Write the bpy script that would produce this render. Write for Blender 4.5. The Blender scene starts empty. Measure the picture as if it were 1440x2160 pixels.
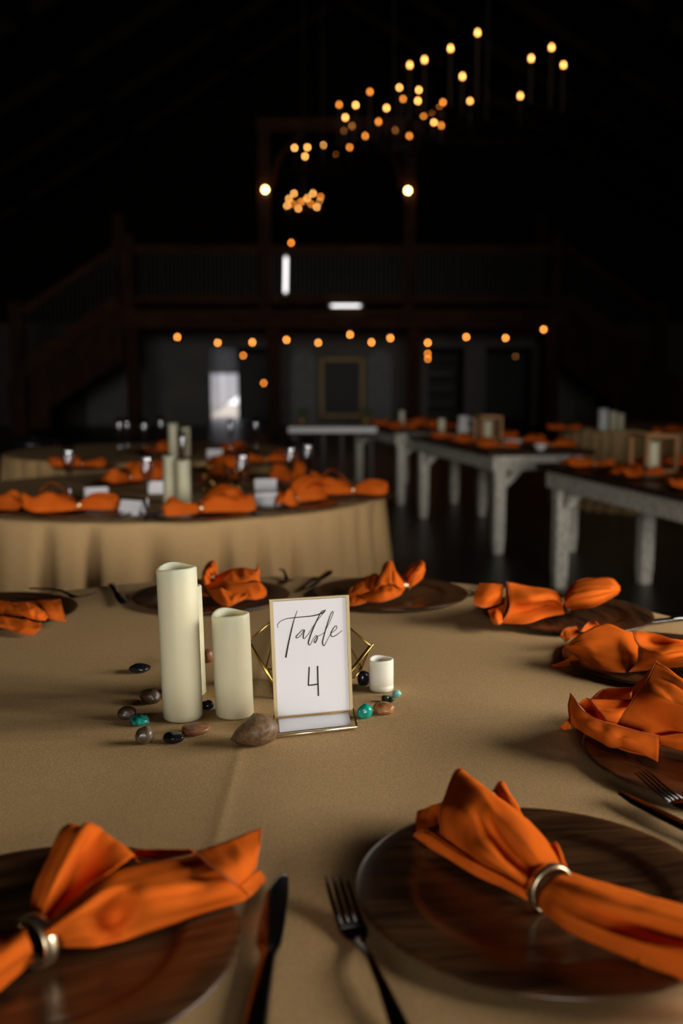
import bpy, math, random
from mathutils import Vector, Matrix, noise

# ------------------------------------------------------------------ camera, world, daylight, exposure
S = bpy.context.scene
COL = S.collection
F = 2100.0                       # focal length in pixels of the 1440x2160 frame
TH = math.atan(283.0 / F)        # camera pitch below the horizon
SN, CS = math.sin(TH), math.cos(TH)
TOP = 0.76                       # banquet table height
CAM = Vector((0, 0, TOP + 0.463))
cd = bpy.data.cameras.new('camera')
cam = bpy.data.objects.new('camera', cd)
COL.objects.link(cam)
cam.location = CAM
cam.rotation_euler = (math.pi / 2 - TH, 0, 0)
cd.sensor_fit = 'VERTICAL'
cd.sensor_height = 36.0
cd.sensor_width = 24.0
cd.lens = 35.0
cd.clip_end = 200
cd.dof.use_dof = True
cd.dof.focus_distance = 1.335
cd.dof.aperture_fstop = 3.0
S.camera = cam
S.view_settings.view_transform = 'Standard'
S.view_settings.look = 'None'
S.view_settings.exposure = 0.0
S.view_settings.gamma = 1.0
S.view_settings.use_curve_mapping = False
S.cycles.use_denoising = True
S.cycles.max_bounces = 6
S.cycles.diffuse_bounces = 3
S.cycles.glossy_bounces = 3
S.cycles.transparent_max_bounces = 16
S.cycles.caustics_reflective = False
S.cycles.caustics_refractive = False
S.cycles.sample_clamp_indirect = 4.0

wd = bpy.data.worlds.new('overcast_sky')
S.world = wd
wd.use_nodes = True
wd.node_tree.nodes['Background'].inputs[0].default_value = (0.80, 0.80, 0.86, 1)
wd.node_tree.nodes['Background'].inputs[1].default_value = 2.2

# daylight lamps: one in an added vestibule at right, one outside the rear window
WIN = dict(y0=0.55, y1=2.0, z0=0.90, z1=2.0, x=2.0)
REAR = dict(x0=-2.2, x1=2.8, z0=1.0, z1=3.8, y=-14.0)
def daylight(name, loc, rot, sx, sy, energy):
    al = bpy.data.lights.new(name, 'AREA')
    al.shape = 'RECTANGLE'; al.size = sx; al.size_y = sy
    al.energy = energy; al.color = (1.0, 0.955, 0.90)
    o = bpy.data.objects.new(name, al)
    COL.objects.link(o); o.location = loc; o.rotation_euler = rot
    o['kind'] = 'helper'
daylight('daylight_added_side', (WIN['x'] + 0.3, (WIN['y0'] + WIN['y1']) / 2, (WIN['z0'] + WIN['z1']) / 2), (math.pi / 2, 0, math.pi / 2), WIN['y1'] - WIN['y0'], WIN['z1'] - WIN['z0'], 100)  # added lamp, set close so its light falls off across the table
daylight('daylight_rear_window', ((REAR['x0'] + REAR['x1']) / 2, REAR['y'] - 0.3, (REAR['z0'] + REAR['z1']) / 2), (math.pi / 2, 0, 0), REAR['x1'] - REAR['x0'], REAR['z1'] - REAR['z0'], 1400)

# ------------------------------------------------------------------ helpers: measured positions
def D(u, v, zc):
    """point seen at pixel u,v at depth zc along the optical axis"""
    a, b = (u - 720) / F * zc, (1080 - v) / F * zc
    return CAM + Vector((a, CS * zc + SN * b, -SN * zc + CS * b))
def P(u, v, h=0.0):
    """point seen at pixel u,v at height h above the table top"""
    d = D(u, v, 1.0) - CAM
    t = (TOP + h - CAM.z) / d.z
    return CAM + d * t
def W(x, zc, z=TOP):
    """world point from lateral offset, axial depth and absolute height"""
    return Vector((x, (zc + (z - CAM.z) * SN) / CS, z))

# ------------------------------------------------------------------ helpers: materials
def mat(name, color, rough=0.5, metal=0.0, **kw):
    m = bpy.data.materials.new(name)
    m.use_nodes = True
    b = m.node_tree.nodes['Principled BSDF']
    b.inputs['Base Color'].default_value = (*color, 1)
    b.inputs['Roughness'].default_value = rough
    b.inputs['Metallic'].default_value = metal
    for k, v in kw.items():
        b.inputs[k.replace('_', ' ')].default_value = v
    m['bsdf'] = b.name
    return m
def NT(m): return m.node_tree.nodes, m.node_tree.links, m.node_tree.nodes['Principled BSDF']
def coords(m, scale=(1, 1, 1), rot=(0, 0, 0), kind='Object'):
    n, l, b = NT(m)
    tc = n.new('ShaderNodeTexCoord'); mp = n.new('ShaderNodeMapping')
    mp.inputs['Scale'].default_value = scale
    mp.inputs['Rotation'].default_value = rot
    l.new(tc.outputs[kind], mp.inputs['Vector'])
    return mp.outputs['Vector']
def noisy(m, vec, scale, c0, c1, lo=0.3, hi=0.7, detail=4, distort=0.0, to_rough=None):
    n, l, b = NT(m)
    t = n.new('ShaderNodeTexNoise')
    t.inputs['Scale'].default_value = scale; t.inputs['Detail'].default_value = detail
    t.inputs['Distortion'].default_value = distort
    l.new(vec, t.inputs['Vector'])
    r = n.new('ShaderNodeValToRGB')
    r.color_ramp.elements[0].position = lo; r.color_ramp.elements[1].position = hi
    r.color_ramp.elements[0].color = (*c0, 1); r.color_ramp.elements[1].color = (*c1, 1)
    l.new(t.outputs['Fac'], r.inputs['Fac']); l.new(r.outputs['Color'], b.inputs['Base Color'])
    if to_rough:
        mr = n.new('ShaderNodeMapRange')
        mr.inputs['To Min'].default_value, mr.inputs['To Max'].default_value = to_rough
        l.new(t.outputs['Fac'], mr.inputs['Value']); l.new(mr.outputs['Result'], b.inputs['Roughness'])
    return t
def bump(m, height, strength=0.3, dist=0.001):
    n, l, b = NT(m)
    bp = n.new('ShaderNodeBump')
    bp.inputs['Strength'].default_value = strength; bp.inputs['Distance'].default_value = dist
    l.new(height, bp.inputs['Height']); l.new(bp.outputs['Normal'], b.inputs['Normal'])
def emit(name, color, strength):
    m = mat(name, color, 0.4)
    n, l, b = NT(m)
    b.inputs['Emission Color'].default_value = (*color, 1)
    b.inputs['Emission Strength'].default_value = strength
    return m
def math_node(m, op, a, b=None):
    n, l, _ = NT(m)
    x = n.new('ShaderNodeMath'); x.operation = op
    for i, s in enumerate((a, b)):
        if s is None: continue
        if isinstance(s, (int, float)): x.inputs[i].default_value = s
        else: l.new(s, x.inputs[i])
    return x.outputs[0]

M = {}
# table linen: woven tan polyester with pressed fold lines
def linen(name, folds=False):
    m = mat(name, (0.42, 0.285, 0.14), 0.85, Sheen_Weight=0.0, Specular_IOR_Level=0.2)
    n, l, b = NT(m)
    v = coords(m)
    noisy(m, v, 420, (0.40, 0.251, 0.109), (0.64, 0.407, 0.184), 0.28, 0.72, 3)
    w = n.new('ShaderNodeTexNoise'); w.inputs['Scale'].default_value = 620; w.inputs['Detail'].default_value = 2
    l.new(v, w.inputs['Vector'])
    h = math_node(m, 'MULTIPLY', w.outputs['Fac'], 0.55)
    big = n.new('ShaderNodeTexNoise'); big.inputs['Scale'].default_value = 14; big.inputs['Detail'].default_value = 2
    l.new(v, big.inputs['Vector'])
    h = math_node(m, 'ADD', h, math_node(m, 'MULTIPLY', big.outputs['Fac'], 1.6))
    if folds:
        sx = n.new('ShaderNodeSeparateXYZ'); l.new(v, sx.inputs[0])
        for ax, off, slope in (('X', folds[0], 0.0), ('Y', folds[1], folds[2])):
            p, q = (sx.outputs['X'], sx.outputs['Y']) if ax == 'X' else (sx.outputs['Y'], sx.outputs['X'])
            t = math_node(m, 'SUBTRACT', p, off)
            if slope: t = math_node(m, 'SUBTRACT', t, math_node(m, 'MULTIPLY', q, slope))
            t = math_node(m, 'DIVIDE', t, 0.009)
            t = math_node(m, 'MULTIPLY', t, t)
            t = math_node(m, 'DIVIDE', 1.0, math_node(m, 'ADD', t, 1.0))
            h = math_node(m, 'ADD', h, math_node(m, 'MULTIPLY', t, 2.6 if ax == 'X' else 1.1))
    bump(m, h, 0.55, 0.0007)
    return m
M['linen_bg'] = linen('tan_linen_plain')
# satin napkins
m = M['satin'] = mat('burnt_orange_satin', (0.60, 0.150, 0.020), 0.60, Specular_IOR_Level=0.0)
m.node_tree.nodes['Principled BSDF'].inputs['Sheen Tint'].default_value = (1, 0.45, 0.15, 1)
t = noisy(m, coords(m), 18, (0.56, 0.096, 0.008), (0.66, 0.124, 0.013), 0.3, 0.7, 3)
n, l, b = NT(m)
t2 = n.new('ShaderNodeTexNoise'); t2.inputs['Scale'].default_value = 1500
bump(m, t2.outputs['Fac'], 0.12, 0.0004)
m = M['hem'] = mat('hem_thread', (0.42, 0.085, 0.012), 0.7)
# walnut chargers
def wood(name, c0, c1, rough, sc=(3, 40, 40), bs=0.15, rot=(0, 0, 0), spec=0.5):
    m = mat(name, c0, rough, Specular_IOR_Level=spec)
    v = coords(m, sc, rot)
    t = noisy(m, v, 1.6, c0, c1, 0.32, 0.7, 6, 0.8)
    bump(m, t.outputs['Fac'], bs, 0.001)
    return m
M['walnut'] = wood('walnut_charger', (0.022, 0.009, 0.004), (0.105, 0.046, 0.017), 0.30, (5, 55, 55), 0.12)
M['rim'] = wood('charger_rim', (0.05, 0.02, 0.01), (0.12, 0.05, 0.02), 0.4, (5, 55, 55), 0.1)
M['gold'] = mat('brushed_gold', (0.80, 0.56, 0.24), 0.26, 1.0)
M['brass'] = mat('brass_edge', (0.55, 0.34, 0.09), 0.28, 1.0)
M['champagne'] = mat('champagne_gold', (0.86, 0.71, 0.44), 0.33, 1.0)
M['edge_gold'] = mat('pale_gold_foil_edge', (0.62, 0.50, 0.27), 0.45, 0.4)
M['steel'] = mat('polished_cutlery', (0.12, 0.117, 0.113), 0.20, 1.0)
m = M['wax'] = mat('ivory_wax', (0.66, 0.62, 0.43), 0.5, Subsurface_Weight=0.7, Subsurface_Scale=0.03)
m.node_tree.nodes['Principled BSDF'].inputs['Subsurface Radius'].default_value = (1.0, 0.7, 0.35)
m = M['wax_white'] = mat('white_wax', (0.74, 0.70, 0.58), 0.5, Subsurface_Weight=0.6, Subsurface_Scale=0.015)
m.node_tree.nodes['Principled BSDF'].inputs['Subsurface Radius'].default_value = (1.0, 0.8, 0.55)
M['wick'] = mat('wick', (0.75, 0.72, 0.62), 0.6)
M['paper'] = mat('card_stock', (0.88, 0.87, 0.89), 0.6, Specular_IOR_Level=0.2)
M['ink'] = mat('black_ink', (0.006, 0.006, 0.010), 0.5)
def thin_glass(name, tint, fac_add=0.02, rough=0.02):
    m = bpy.data.materials.new(name); m.use_nodes = True
    n, l = m.node_tree.nodes, m.node_tree.links
    n.remove(n['Principled BSDF'])
    tr = n.new('ShaderNodeBsdfTransparent'); tr.inputs[0].default_value = (*tint, 1)
    gl = n.new('ShaderNodeBsdfGlossy'); gl.inputs['Roughness'].default_value = rough
    fr = n.new('ShaderNodeFresnel'); fr.inputs['IOR'].default_value = 1.48
    ad = n.new('ShaderNodeMath'); ad.operation = 'ADD'; ad.inputs[1].default_value = fac_add
    mx = n.new('ShaderNodeMixShader')
    ge = n.new('ShaderNodeNewGeometry'); inv = n.new('ShaderNodeMath'); inv.operation = 'SUBTRACT'; inv.inputs[0].default_value = 1.0
    mu = n.new('ShaderNodeMath'); mu.operation = 'MULTIPLY'
    l.new(ge.outputs['Backfacing'], inv.inputs[1]); l.new(fr.outputs[0], ad.inputs[0])
    l.new(ad.outputs[0], mu.inputs[0]); l.new(inv.outputs[0], mu.inputs[1]); l.new(mu.outputs[0], mx.inputs[0])
    l.new(tr.outputs[0], mx.inputs[1]); l.new(gl.outputs[0], mx.inputs[2])
    l.new(mx.outputs[0], n['Material Output'].inputs[0])
    return m
M['glass'] = thin_glass('terrarium_glass', (0.80, 0.80, 0.76), 0.03)
M['acrylic'] = thin_glass('clear_acrylic', (0.995, 0.995, 0.995), 0.0)
M['flute'] = thin_glass('flute_glass', (0.84, 0.84, 0.85), 0.20, 0.10)
def stone(name, c0, c1, sc=60, rough=0.35, detail=6):
    m = mat(name, c0, rough)
    t = noisy(m, coords(m), sc, c0, c1, 0.35, 0.68, detail, 0.6)
    bump(m, t.outputs['Fac'], 0.15, 0.0006)
    return m
M['st_brown'] = stone('brown_stone', (0.10, 0.055, 0.025), (0.22, 0.13, 0.06), 170, 0.5, 8)
M['st_rust'] = stone('rust_stone', (0.16, 0.055, 0.022), (0.32, 0.14, 0.06), 90, 0.35)
M['st_grey'] = stone('grey_brown_stone', (0.045, 0.032, 0.02), (0.22, 0.16, 0.10), 70, 0.25)
M['st_black'] = stone('black_stone', (0.006, 0.006, 0.008), (0.016, 0.016, 0.02), 50, 0.16)
M['st_dark'] = stone('dark_brown_stone', (0.03, 0.016, 0.008), (0.085, 0.045, 0.02), 60, 0.4)
M['st_amber'] = stone('amber_stone', (0.22, 0.075, 0.02), (0.50, 0.24, 0.09), 80, 0.3)
M['st_turq'] = stone('turquoise_stone', (0.0, 0.22, 0.16), (0.01, 0.42, 0.30), 45, 0.22)
M['st_turq_vein'] = stone('veined_turquoise_stone', (0.005, 0.03, 0.03), (0.01, 0.40, 0.33), 110, 0.25, 8)
M['st_pale'] = stone('pale_turquoise_stone', (0.10, 0.36, 0.31), (0.30, 0.60, 0.54), 90, 0.3)
M['st_green'] = stone('dark_green_stone', (0.015, 0.03, 0.018), (0.06, 0.12, 0.07), 90, 0.2)
# building
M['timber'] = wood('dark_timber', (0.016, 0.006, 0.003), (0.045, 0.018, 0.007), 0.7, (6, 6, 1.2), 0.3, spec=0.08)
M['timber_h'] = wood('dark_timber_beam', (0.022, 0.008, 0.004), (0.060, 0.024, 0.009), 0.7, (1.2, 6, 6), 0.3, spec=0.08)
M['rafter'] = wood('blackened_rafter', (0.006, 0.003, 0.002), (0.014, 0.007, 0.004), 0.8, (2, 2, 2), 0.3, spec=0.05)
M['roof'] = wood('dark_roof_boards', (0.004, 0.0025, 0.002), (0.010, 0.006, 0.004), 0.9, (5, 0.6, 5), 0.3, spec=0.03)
m = M['plaster'] = mat('grey_painted_wall', (0.17, 0.178, 0.174), 0.8, Specular_IOR_Level=0.2)
noisy(m, coords(m), 1.5, (0.115, 0.108, 0.096), (0.150, 0.142, 0.126), 0.3, 0.7, 4)
m = M['sidewall'] = wood('brown_side_wall', (0.020, 0.014, 0.010), (0.040, 0.028, 0.020), 0.8, (5, 1.0, 1.0), 0.2)
m = M['brick'] = mat('white_brick_panel', (0.35, 0.35, 0.34), 0.8)
n, l, b = NT(m)
bt = n.new('ShaderNodeTexBrick'); bt.inputs['Scale'].default_value = 5.0
bt.inputs['Color1'].default_value = (0.26, 0.26, 0.25, 1); bt.inputs['Color2'].default_value = (0.20, 0.20, 0.195, 1)
bt.inputs['Mortar'].default_value = (0.10, 0.10, 0.10, 1)
l.new(coords(m, (1, 1, 1), (math.pi / 2, 0, 0)), bt.inputs['Vector']); l.new(bt.outputs['Color'], b.inputs['Base Color'])
m = M['floor'] = mat('polished_concrete', (0.03, 0.028, 0.026), 0.3, Specular_IOR_Level=0.35)
noisy(m, coords(m), 1.3, (0.020, 0.019, 0.018), (0.042, 0.040, 0.037), 0.3, 0.7, 6, 0.5, to_rough=(0.28, 0.45))
m = M['whitewash'] = mat('distressed_white_wood', (0.5, 0.48, 0.44), 0.7)
t = noisy(m, coords(m, (60, 60, 30)), 1.4, (0.40, 0.35, 0.26), (0.80, 0.76, 0.66), 0.36, 0.58, 8, 0.4)
bump(m, t.outputs['Fac'], 0.3, 0.002)
M['planktop'] = wood('dark_plank_top', (0.025, 0.013, 0.008), (0.065, 0.034, 0.02), 0.35, (3, 20, 20), 0.2)
M['white'] = mat('white_paint', (0.72, 0.72, 0.70), 0.5)
M['black'] = mat('black_plastic', (0.006, 0.006, 0.007), 0.3)
M['iron'] = mat('black_iron', (0.02, 0.016, 0.013), 0.5, 0.6)
M['bulb_dim'] = emit('dim_amber_bulb', (1.0, 0.28, 0.03), 12)
M['bulb_faint'] = emit('faint_amber_bulb', (1.0, 0.36, 0.07), 1.5)
M['bulb_sconce'] = emit('bright_sconce_bulb', (1.0, 0.55, 0.20), 26)
M['bulb_string'] = emit('string_bulb', (1.0, 0.30, 0.05), 19)
M['tube'] = emit('white_tube', (1.0, 0.98, 0.97), 2.0)
M['sleeve'] = mat('candle_sleeve', (0.035, 0.02, 0.012), 0.8)
M['copper'] = mat('dull_copper', (0.55, 0.27, 0.12), 0.45, 0.5)
M['gilt'] = mat('dull_gilt_frame', (0.20, 0.12, 0.045), 0.5, 0.5)
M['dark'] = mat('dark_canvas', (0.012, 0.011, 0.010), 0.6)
M['leaf'] = mat('green_leaf', (0.05, 0.09, 0.03), 0.5)
M['petal'] = mat('pale_green_petal', (0.42, 0.44, 0.26), 0.6)
M['petal_red'] = mat('rust_petal', (0.35, 0.06, 0.02), 0.6)
M['ground'] = mat('outside_gravel', (0.42, 0.36, 0.28), 0.9)
M['drape'] = mat('white_drape', (0.80, 0.80, 0.84), 0.8)
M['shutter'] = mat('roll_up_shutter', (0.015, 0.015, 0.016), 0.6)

# ------------------------------------------------------------------ helpers: mesh building
class MB:
    def __init__(s): s.v = []; s.f = []
    def add(s, vs, fs):
        o = len(s.v); s.v += [Vector(p) for p in vs]; s.f += [tuple(i + o for i in f) for f in fs]; return s
    def box(s, lo, hi):
        (a, b, c), (d, e, f) = lo, hi
        return s.add([(a, b, c), (d, b, c), (d, e, c), (a, e, c), (a, b, f), (d, b, f), (d, e, f), (a, e, f)],
                     [(0, 3, 2, 1), (4, 5, 6, 7), (0, 1, 5, 4), (1, 2, 6, 5), (2, 3, 7, 6), (3, 0, 4, 7)])
    def obox(s, o, X, Y, Z):
        """box from corner o along the three edge vectors"""
        o = Vector(o)
        vs = [o, o + X, o + X + Y, o + Y]; vs += [p + Z for p in vs]
        return s.add(vs, [(0, 3, 2, 1), (4, 5, 6, 7), (0, 1, 5, 4), (1, 2, 6, 5), (2, 3, 7, 6), (3, 0, 4, 7)])
    def beam(s, a, b, w, h, side=None):
        a, b = Vector(a), Vector(b); d = (b - a).normalized()
        sd = Vector(side) if side else d.cross(Vector((0, 0, 1)))
        if sd.length < 1e-4: sd = Vector((1, 0, 0))
        sd.normalize(); up = sd.cross(d).normalized()
        return s.obox(a - sd * w / 2 - up * h / 2, sd * w, up * h, b - a)
    def tube(s, path, r, n=8, closed=False, cap=True):
        path = [Vector(p) for p in path]; k = len(path)
        rs = r if isinstance(r, (list, tuple)) else [r] * k
        o = len(s.v); ref = None
        for i, p in enumerate(path):
            if closed: d = path[(i + 1) % k] - path[i - 1]
            else: d = path[min(i + 1, k - 1)] - path[max(i - 1, 0)]
            if d.length < 1e-9: d = Vector((0, 0, 1))
            d.normalize()
            if ref is None:
                ref = d.cross(Vector((0, 0, 1)))
                if ref.length < 1e-3: ref = Vector((1, 0, 0))
            ref = (ref - d * ref.dot(d)).normalized(); q = d.cross(ref)
            for j in range(n):
                a = 2 * math.pi * j / n
                s.v.append(p + (ref * math.cos(a) + q * math.sin(a)) * rs[i])
        for i in range(k if closed else k - 1):
            i2 = (i + 1) % k
            for j in range(n):
                j2 = (j + 1) % n
                s.f.append((o + i * n + j, o + i * n + j2, o + i2 * n + j2, o + i2 * n + j))
        if cap and not closed:
            s.f.append(tuple(o + j for j in reversed(range(n)))); s.f.append(tuple(o + (k - 1) * n + j for j in range(n)))
        return s
    def lathe(s, prof, n=32, c=(0, 0, 0), fn=None, cap=True):
        c = Vector(c); o = len(s.v)
        for k, (r, z) in enumerate(prof):
            for j in range(n):
                a = 2 * math.pi * j / n
                p = Vector((r * math.cos(a), r * math.sin(a), z))
                if fn: p = fn(p, k, a)
                s.v.append(c + p)
        for k in range(len(prof) - 1):
            for j in range(n):
                j2 = (j + 1) % n
                s.f.append((o + k * n + j, o + k * n + j2, o + (k + 1) * n + j2, o + (k + 1) * n + j))
        if cap:
            s.f.append(tuple(o + j for j in reversed(range(n))))
            e = o + (len(prof) - 1) * n
            s.f.append(tuple(e + j for j in range(n)))
        return s
    def ball(s, c, r, n=12, m_=8, sq=(1, 1, 1), fn=None):
        prof = [(max(1e-4, r * math.sin(math.pi * i / m_)), -r * math.cos(math.pi * i / m_)) for i in range(m_ + 1)]
        def g(p, k, a):
            p = Vector((p.x * sq[0], p.y * sq[1], p.z * sq[2]))
            return fn(p) if fn else p
        return s.lathe(prof, n, c, g)

def setp(o, label=None, category=None, group=None, kind=None):
    for k, v in (('label', label), ('category', category), ('group', group), ('kind', kind)):
        if v: o[k] = v
    return o
def build(mb, name, material, parent=None, origin=None, smooth=False, **tags):
    """one mesh object; vertices are given in world space"""
    if parent is not None: origin = parent['_o'] if '_o' in parent else (0, 0, 0)
    org = Vector(origin) if origin is not None else Vector((0, 0, 0))
    me = bpy.data.meshes.new(name)
    me.from_pydata([tuple(p - org) for p in mb.v], [], mb.f)
    me.validate(); me.update()
    if smooth:
        for p in me.polygons: p.use_smooth = True
    me.materials.append(material)
    o = bpy.data.objects.new(name, me)
    COL.objects.link(o)
    if parent is not None:
        o.parent = parent
        o['_o'] = parent['_o'] if '_o' in parent else (0, 0, 0)
    else:
        o.location = org
        o['_o'] = tuple(org)
    return setp(o, **tags)
def empty(name, loc, **tags):
    o = bpy.data.objects.new(name, None)
    COL.objects.link(o); o.location = loc; o.empty_display_size = 0.05
    o['_o'] = tuple(loc)
    return setp(o, **tags)
def dup(src, loc, rz=0.0, scale=None, **tags):
    """copy of a thing with its parts and sub-parts"""
    c = src.copy(); COL.objects.link(c); c.location = loc; c.rotation_euler = (0, 0, rz)
    if scale: c.scale = (scale,) * 3
    c['_o'] = tuple(loc)
    def rec(a, b):
        for ch in list(a.children):
            d = ch.copy(); COL.objects.link(d); d.parent = b
            rec(ch, d)
    rec(src, c)
    return setp(c, **tags)
def bevel(o, w=0.002, seg=2):
    md = o.modifiers.new('bevel', 'BEVEL'); md.width = w; md.segments = seg; md.limit_method = 'ANGLE'
    return o

# cloth sheets: smooth surface through a grid of points, with real thickness
def cr(p0, p1, p2, p3, t):
    return 0.5 * ((2 * p1) + (p2 - p0) * t + (2 * p0 - 5 * p1 + 4 * p2 - p3) * t * t + (3 * p1 - p0 - 3 * p2 + p3) * t ** 3)
def resample(pts, k):
    n = len(pts); out = []
    ext = [pts[0] * 2 - pts[1]] + list(pts) + [pts[-1] * 2 - pts[-2]]
    for i in range(n - 1):
        for j in range(k): out.append(cr(ext[i], ext[i + 1], ext[i + 2], ext[i + 3], j / k))
    out.append(pts[-1].copy())
    return out
def sheet(mb, grid, hems=(), hem_mb=None, k=7, th=0.0011, wr=0.0012, ws=28.0, seed=0, pl=0.0):
    rows = [resample(r, k) for r in grid]
    cols = [resample([r[j] for r in rows], k) for j in range(len(rows[0]))]
    nr, nc = len(cols[0]), len(cols)
    g = [[cols[j][i] for j in range(nc)] for i in range(nr)]
    def normals(g):
        N = []
        for i in range(nr):
            row = []
            for j in range(nc):
                a = g[min(i + 1, nr - 1)][j] - g[max(i - 1, 0)][j]
                b = g[i][min(j + 1, nc - 1)] - g[i][max(j - 1, 0)]
                c = a.cross(b)
                row.append(c.normalized() if c.length > 1e-12 else Vector((0, 0, 1)))
            N.append(row)
        return N
    N = normals(g)
    off = Vector((seed * 3.7, seed * 1.3, 0))
    for i in range(nr):
        for j in range(nc):
            q = g[i][j]
            fold = 0.0
            if pl:
                a_, b_ = j / (nc - 1), i / (nr - 1)
                fold = pl * (1 - abs(noise.noise(Vector((a_ * 4.5 + seed, b_ * 1.1 + seed * 2.3, 0)))) * 3.2) * math.sin(math.pi * min(1, max(0, a_))) ** .5 * (0.35 + 0.65 * math.sin(math.pi * b_))
            g[i][j] = q + N[i][j] * (fold + wr * (noise.noise(q * ws + off) + 0.5 * noise.noise(q * ws * 2.6 + off)))
    N = normals(g)
    top = [g[i][j] + N[i][j] * th / 2 for i in range(nr) for j in range(nc)]
    bot = [g[i][j] - N[i][j] * th / 2 for i in range(nr) for j in range(nc)]
    nv = nr * nc; fs = []
    for i in range(nr - 1):
        for j in range(nc - 1):
            a, b, c, d = i * nc + j, i * nc + j + 1, (i + 1) * nc + j + 1, (i + 1) * nc + j
            fs.append((a, b, c, d)); fs.append((nv + a, nv + d, nv + c, nv + b))
    ring = [j for j in range(nc)] + [i * nc + nc - 1 for i in range(1, nr)] + \
           [(nr - 1) * nc + j for j in range(nc - 2, -1, -1)] + [i * nc for i in range(nr - 2, 0, -1)]
    for a, b in zip(ring, ring[1:] + ring[:1]): fs.append((a, nv + a, nv + b, b))
    mb.add(top + bot, fs)
    if hem_mb is not None:
        for e in hems:
            path = {'r0': g[0], 'r1': g[-1], 'c0': [r[0] for r in g], 'c1': [r[-1] for r in g]}[e]
            fine = []
            for a, b in zip(path, path[1:]):
                m_ = max(1, int((b - a).length / 0.0011))
                fine += [a.lerp(b, t / m_) for t in range(m_)]
            fine.append(path[-1])
            hem_mb.append(MB().tube(fine, [0.00085 if i % 2 else 0.00135 for i in range(len(fine))], 5))
def napkin(name, sheets, origin, mode, **tags):
    mb, hb = MB(), []
    for q, (grid, hems) in enumerate(sheets):
        pts = [[(P(*p) if mode == 'h' else D(*p)) for p in row] for row in grid]
        sheet(mb, pts, hems, hb, k=9, seed=q + len(name) + origin[0] * 9, pl=.0034 if len(pts) * len(pts[0]) > 9 else .0012)
    o = build(mb, name, M['satin'], origin=origin, smooth=True, **tags)
    for h_ in hb: build(h_, 'hem', M['hem'], parent=o, smooth=True, label='darker stitched hem thread')
    return o

R_ = random.Random(7)

# ------------------------------------------------------------------ the barn: floor, walls, roof
XW, YB, YN, EAVE, RIDGE = 9.5, 26.0, REAR['y'], 4.1, 10.0
mb = MB().box((-XW - 0.3, YN - 0.3, -0.1), (XW + 0.3, 31.0, 0.0))
build(mb, 'floor', M['floor'], kind='structure', label='dark polished concrete floor of the hall', category='floor')
for side, sx in (('left', -1), ('right', 1)):
    mb = MB().box((min(sx * XW, sx * (XW + 0.2)), YN, 0), (max(sx * XW, sx * (XW + 0.2)), YB + 0.2, EAVE + .14))
    build(mb, 'wall_' + side, M['sidewall'], kind='structure', label='brown boarded %s side wall of the barn' % side, category='wall')
# back wall (grey) with three door openings, gable above the loft
def wall_with_holes(mb, x0, x1, z1, y0, y1, holes):
    x = x0
    for (a, b, h) in holes:
        mb.box((x, y0, 0), (a, y1, z1)); mb.box((a, y0, h), (b, y1, z1)); x = b
    mb.box((x, y0, 0), (x1, y1, z1))
HOLES = [(-3.40, -1.62, 2.0), (2.24, 3.17, 2.0), (3.72, 4.92, 2.0)]
for tag, a_, b_ in (('left', -XW, -6.6), ('right', 6.6, XW)):
    build(MB().box((a_, YB, 0), (b_, YB + .2, 2.62)), 'wall_back_' + tag, M['sidewall'], kind='structure', label='brown boarded end of the back wall, %s of the stairs' % tag, category='wall')
mb = MB(); wall_with_holes(mb, -6.6, 6.6, 2.62, YB, YB + 0.2, HOLES)
wb = build(mb, 'wall_back', M['plaster'], kind='structure', label='grey painted back wall with dark doorways under the loft', category='wall')
mb = MB().add([(-XW, YB, 2.62), (XW, YB, 2.62), (XW, YB, EAVE + .3), (0, YB, RIDGE + .3), (-XW, YB, EAVE + .3),
               (-XW, YB + .2, 2.62), (XW, YB + .2, 2.62), (XW, YB + .2, EAVE + .3), (0, YB + .2, RIDGE + .3), (-XW, YB + .2, EAVE + .3)],
              [(0, 1, 2, 3, 4), (9, 8, 7, 6, 5)])
build(mb, 'wall_gable', M['roof'], kind='structure', label='dark boarded gable wall above the loft', category='wall')
# near wall behind the camera; vestibule box added at right, closed round the side lamp
w_ = WIN
mb = MB().box((-XW, YN - .2, 0), (REAR['x0'], YN, EAVE)); mb.box((REAR['x1'], YN - .2, 0), (XW, YN, EAVE))
mb.box((REAR['x0'], YN - .2, 0), (REAR['x1'], YN, REAR['z0'])); mb.box((REAR['x0'], YN - .2, REAR['z1']), (REAR['x1'], YN, EAVE))
mb.add([(-XW, YN, EAVE), (XW, YN, EAVE), (0, YN, RIDGE + .3), (-XW, YN - .2, EAVE), (XW, YN - .2, EAVE), (0, YN - .2, RIDGE)], [(0, 2, 1), (3, 4, 5)])
build(mb, 'wall_near', M['sidewall'], kind='structure', label='brown wall behind the camera', category='wall')
xw, ya, ye, xe = w_['x'], .1, 2.3, 3.4
mb = MB()
mb.box((xw, ya, 0), (xw + .2, w_['y0'], EAVE)); mb.box((xw, w_['y1'], 0), (xw + .2, ye, EAVE))
mb.box((xw, w_['y0'], 0), (xw + .2, w_['y1'], w_['z0'])); mb.box((xw, w_['y0'], w_['z1']), (xw + .2, w_['y1'], EAVE))
mb.box((xw + .2, ye - .2, 0), (xe, ye, EAVE)); mb.box((xw + .2, ya, 0), (xe, ya + .2, EAVE)); mb.box((xe, ya, 0), (xe + .2, ye, EAVE))
mb.box((xw, ya, EAVE), (xe + .2, ye, EAVE + .1))
build(mb, 'wall_added_vestibule', M['sidewall'], kind='structure', label='brown boarded vestibule added beside the camera to house the side light', category='wall')
wf = MB()
for i in range(3):
    x = REAR['x0'] + (REAR['x1'] - REAR['x0']) * i / 2
    wf.box((x - .03, YN - .14, REAR['z0']), (x + .03, YN - .06, REAR['z1']))
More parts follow.
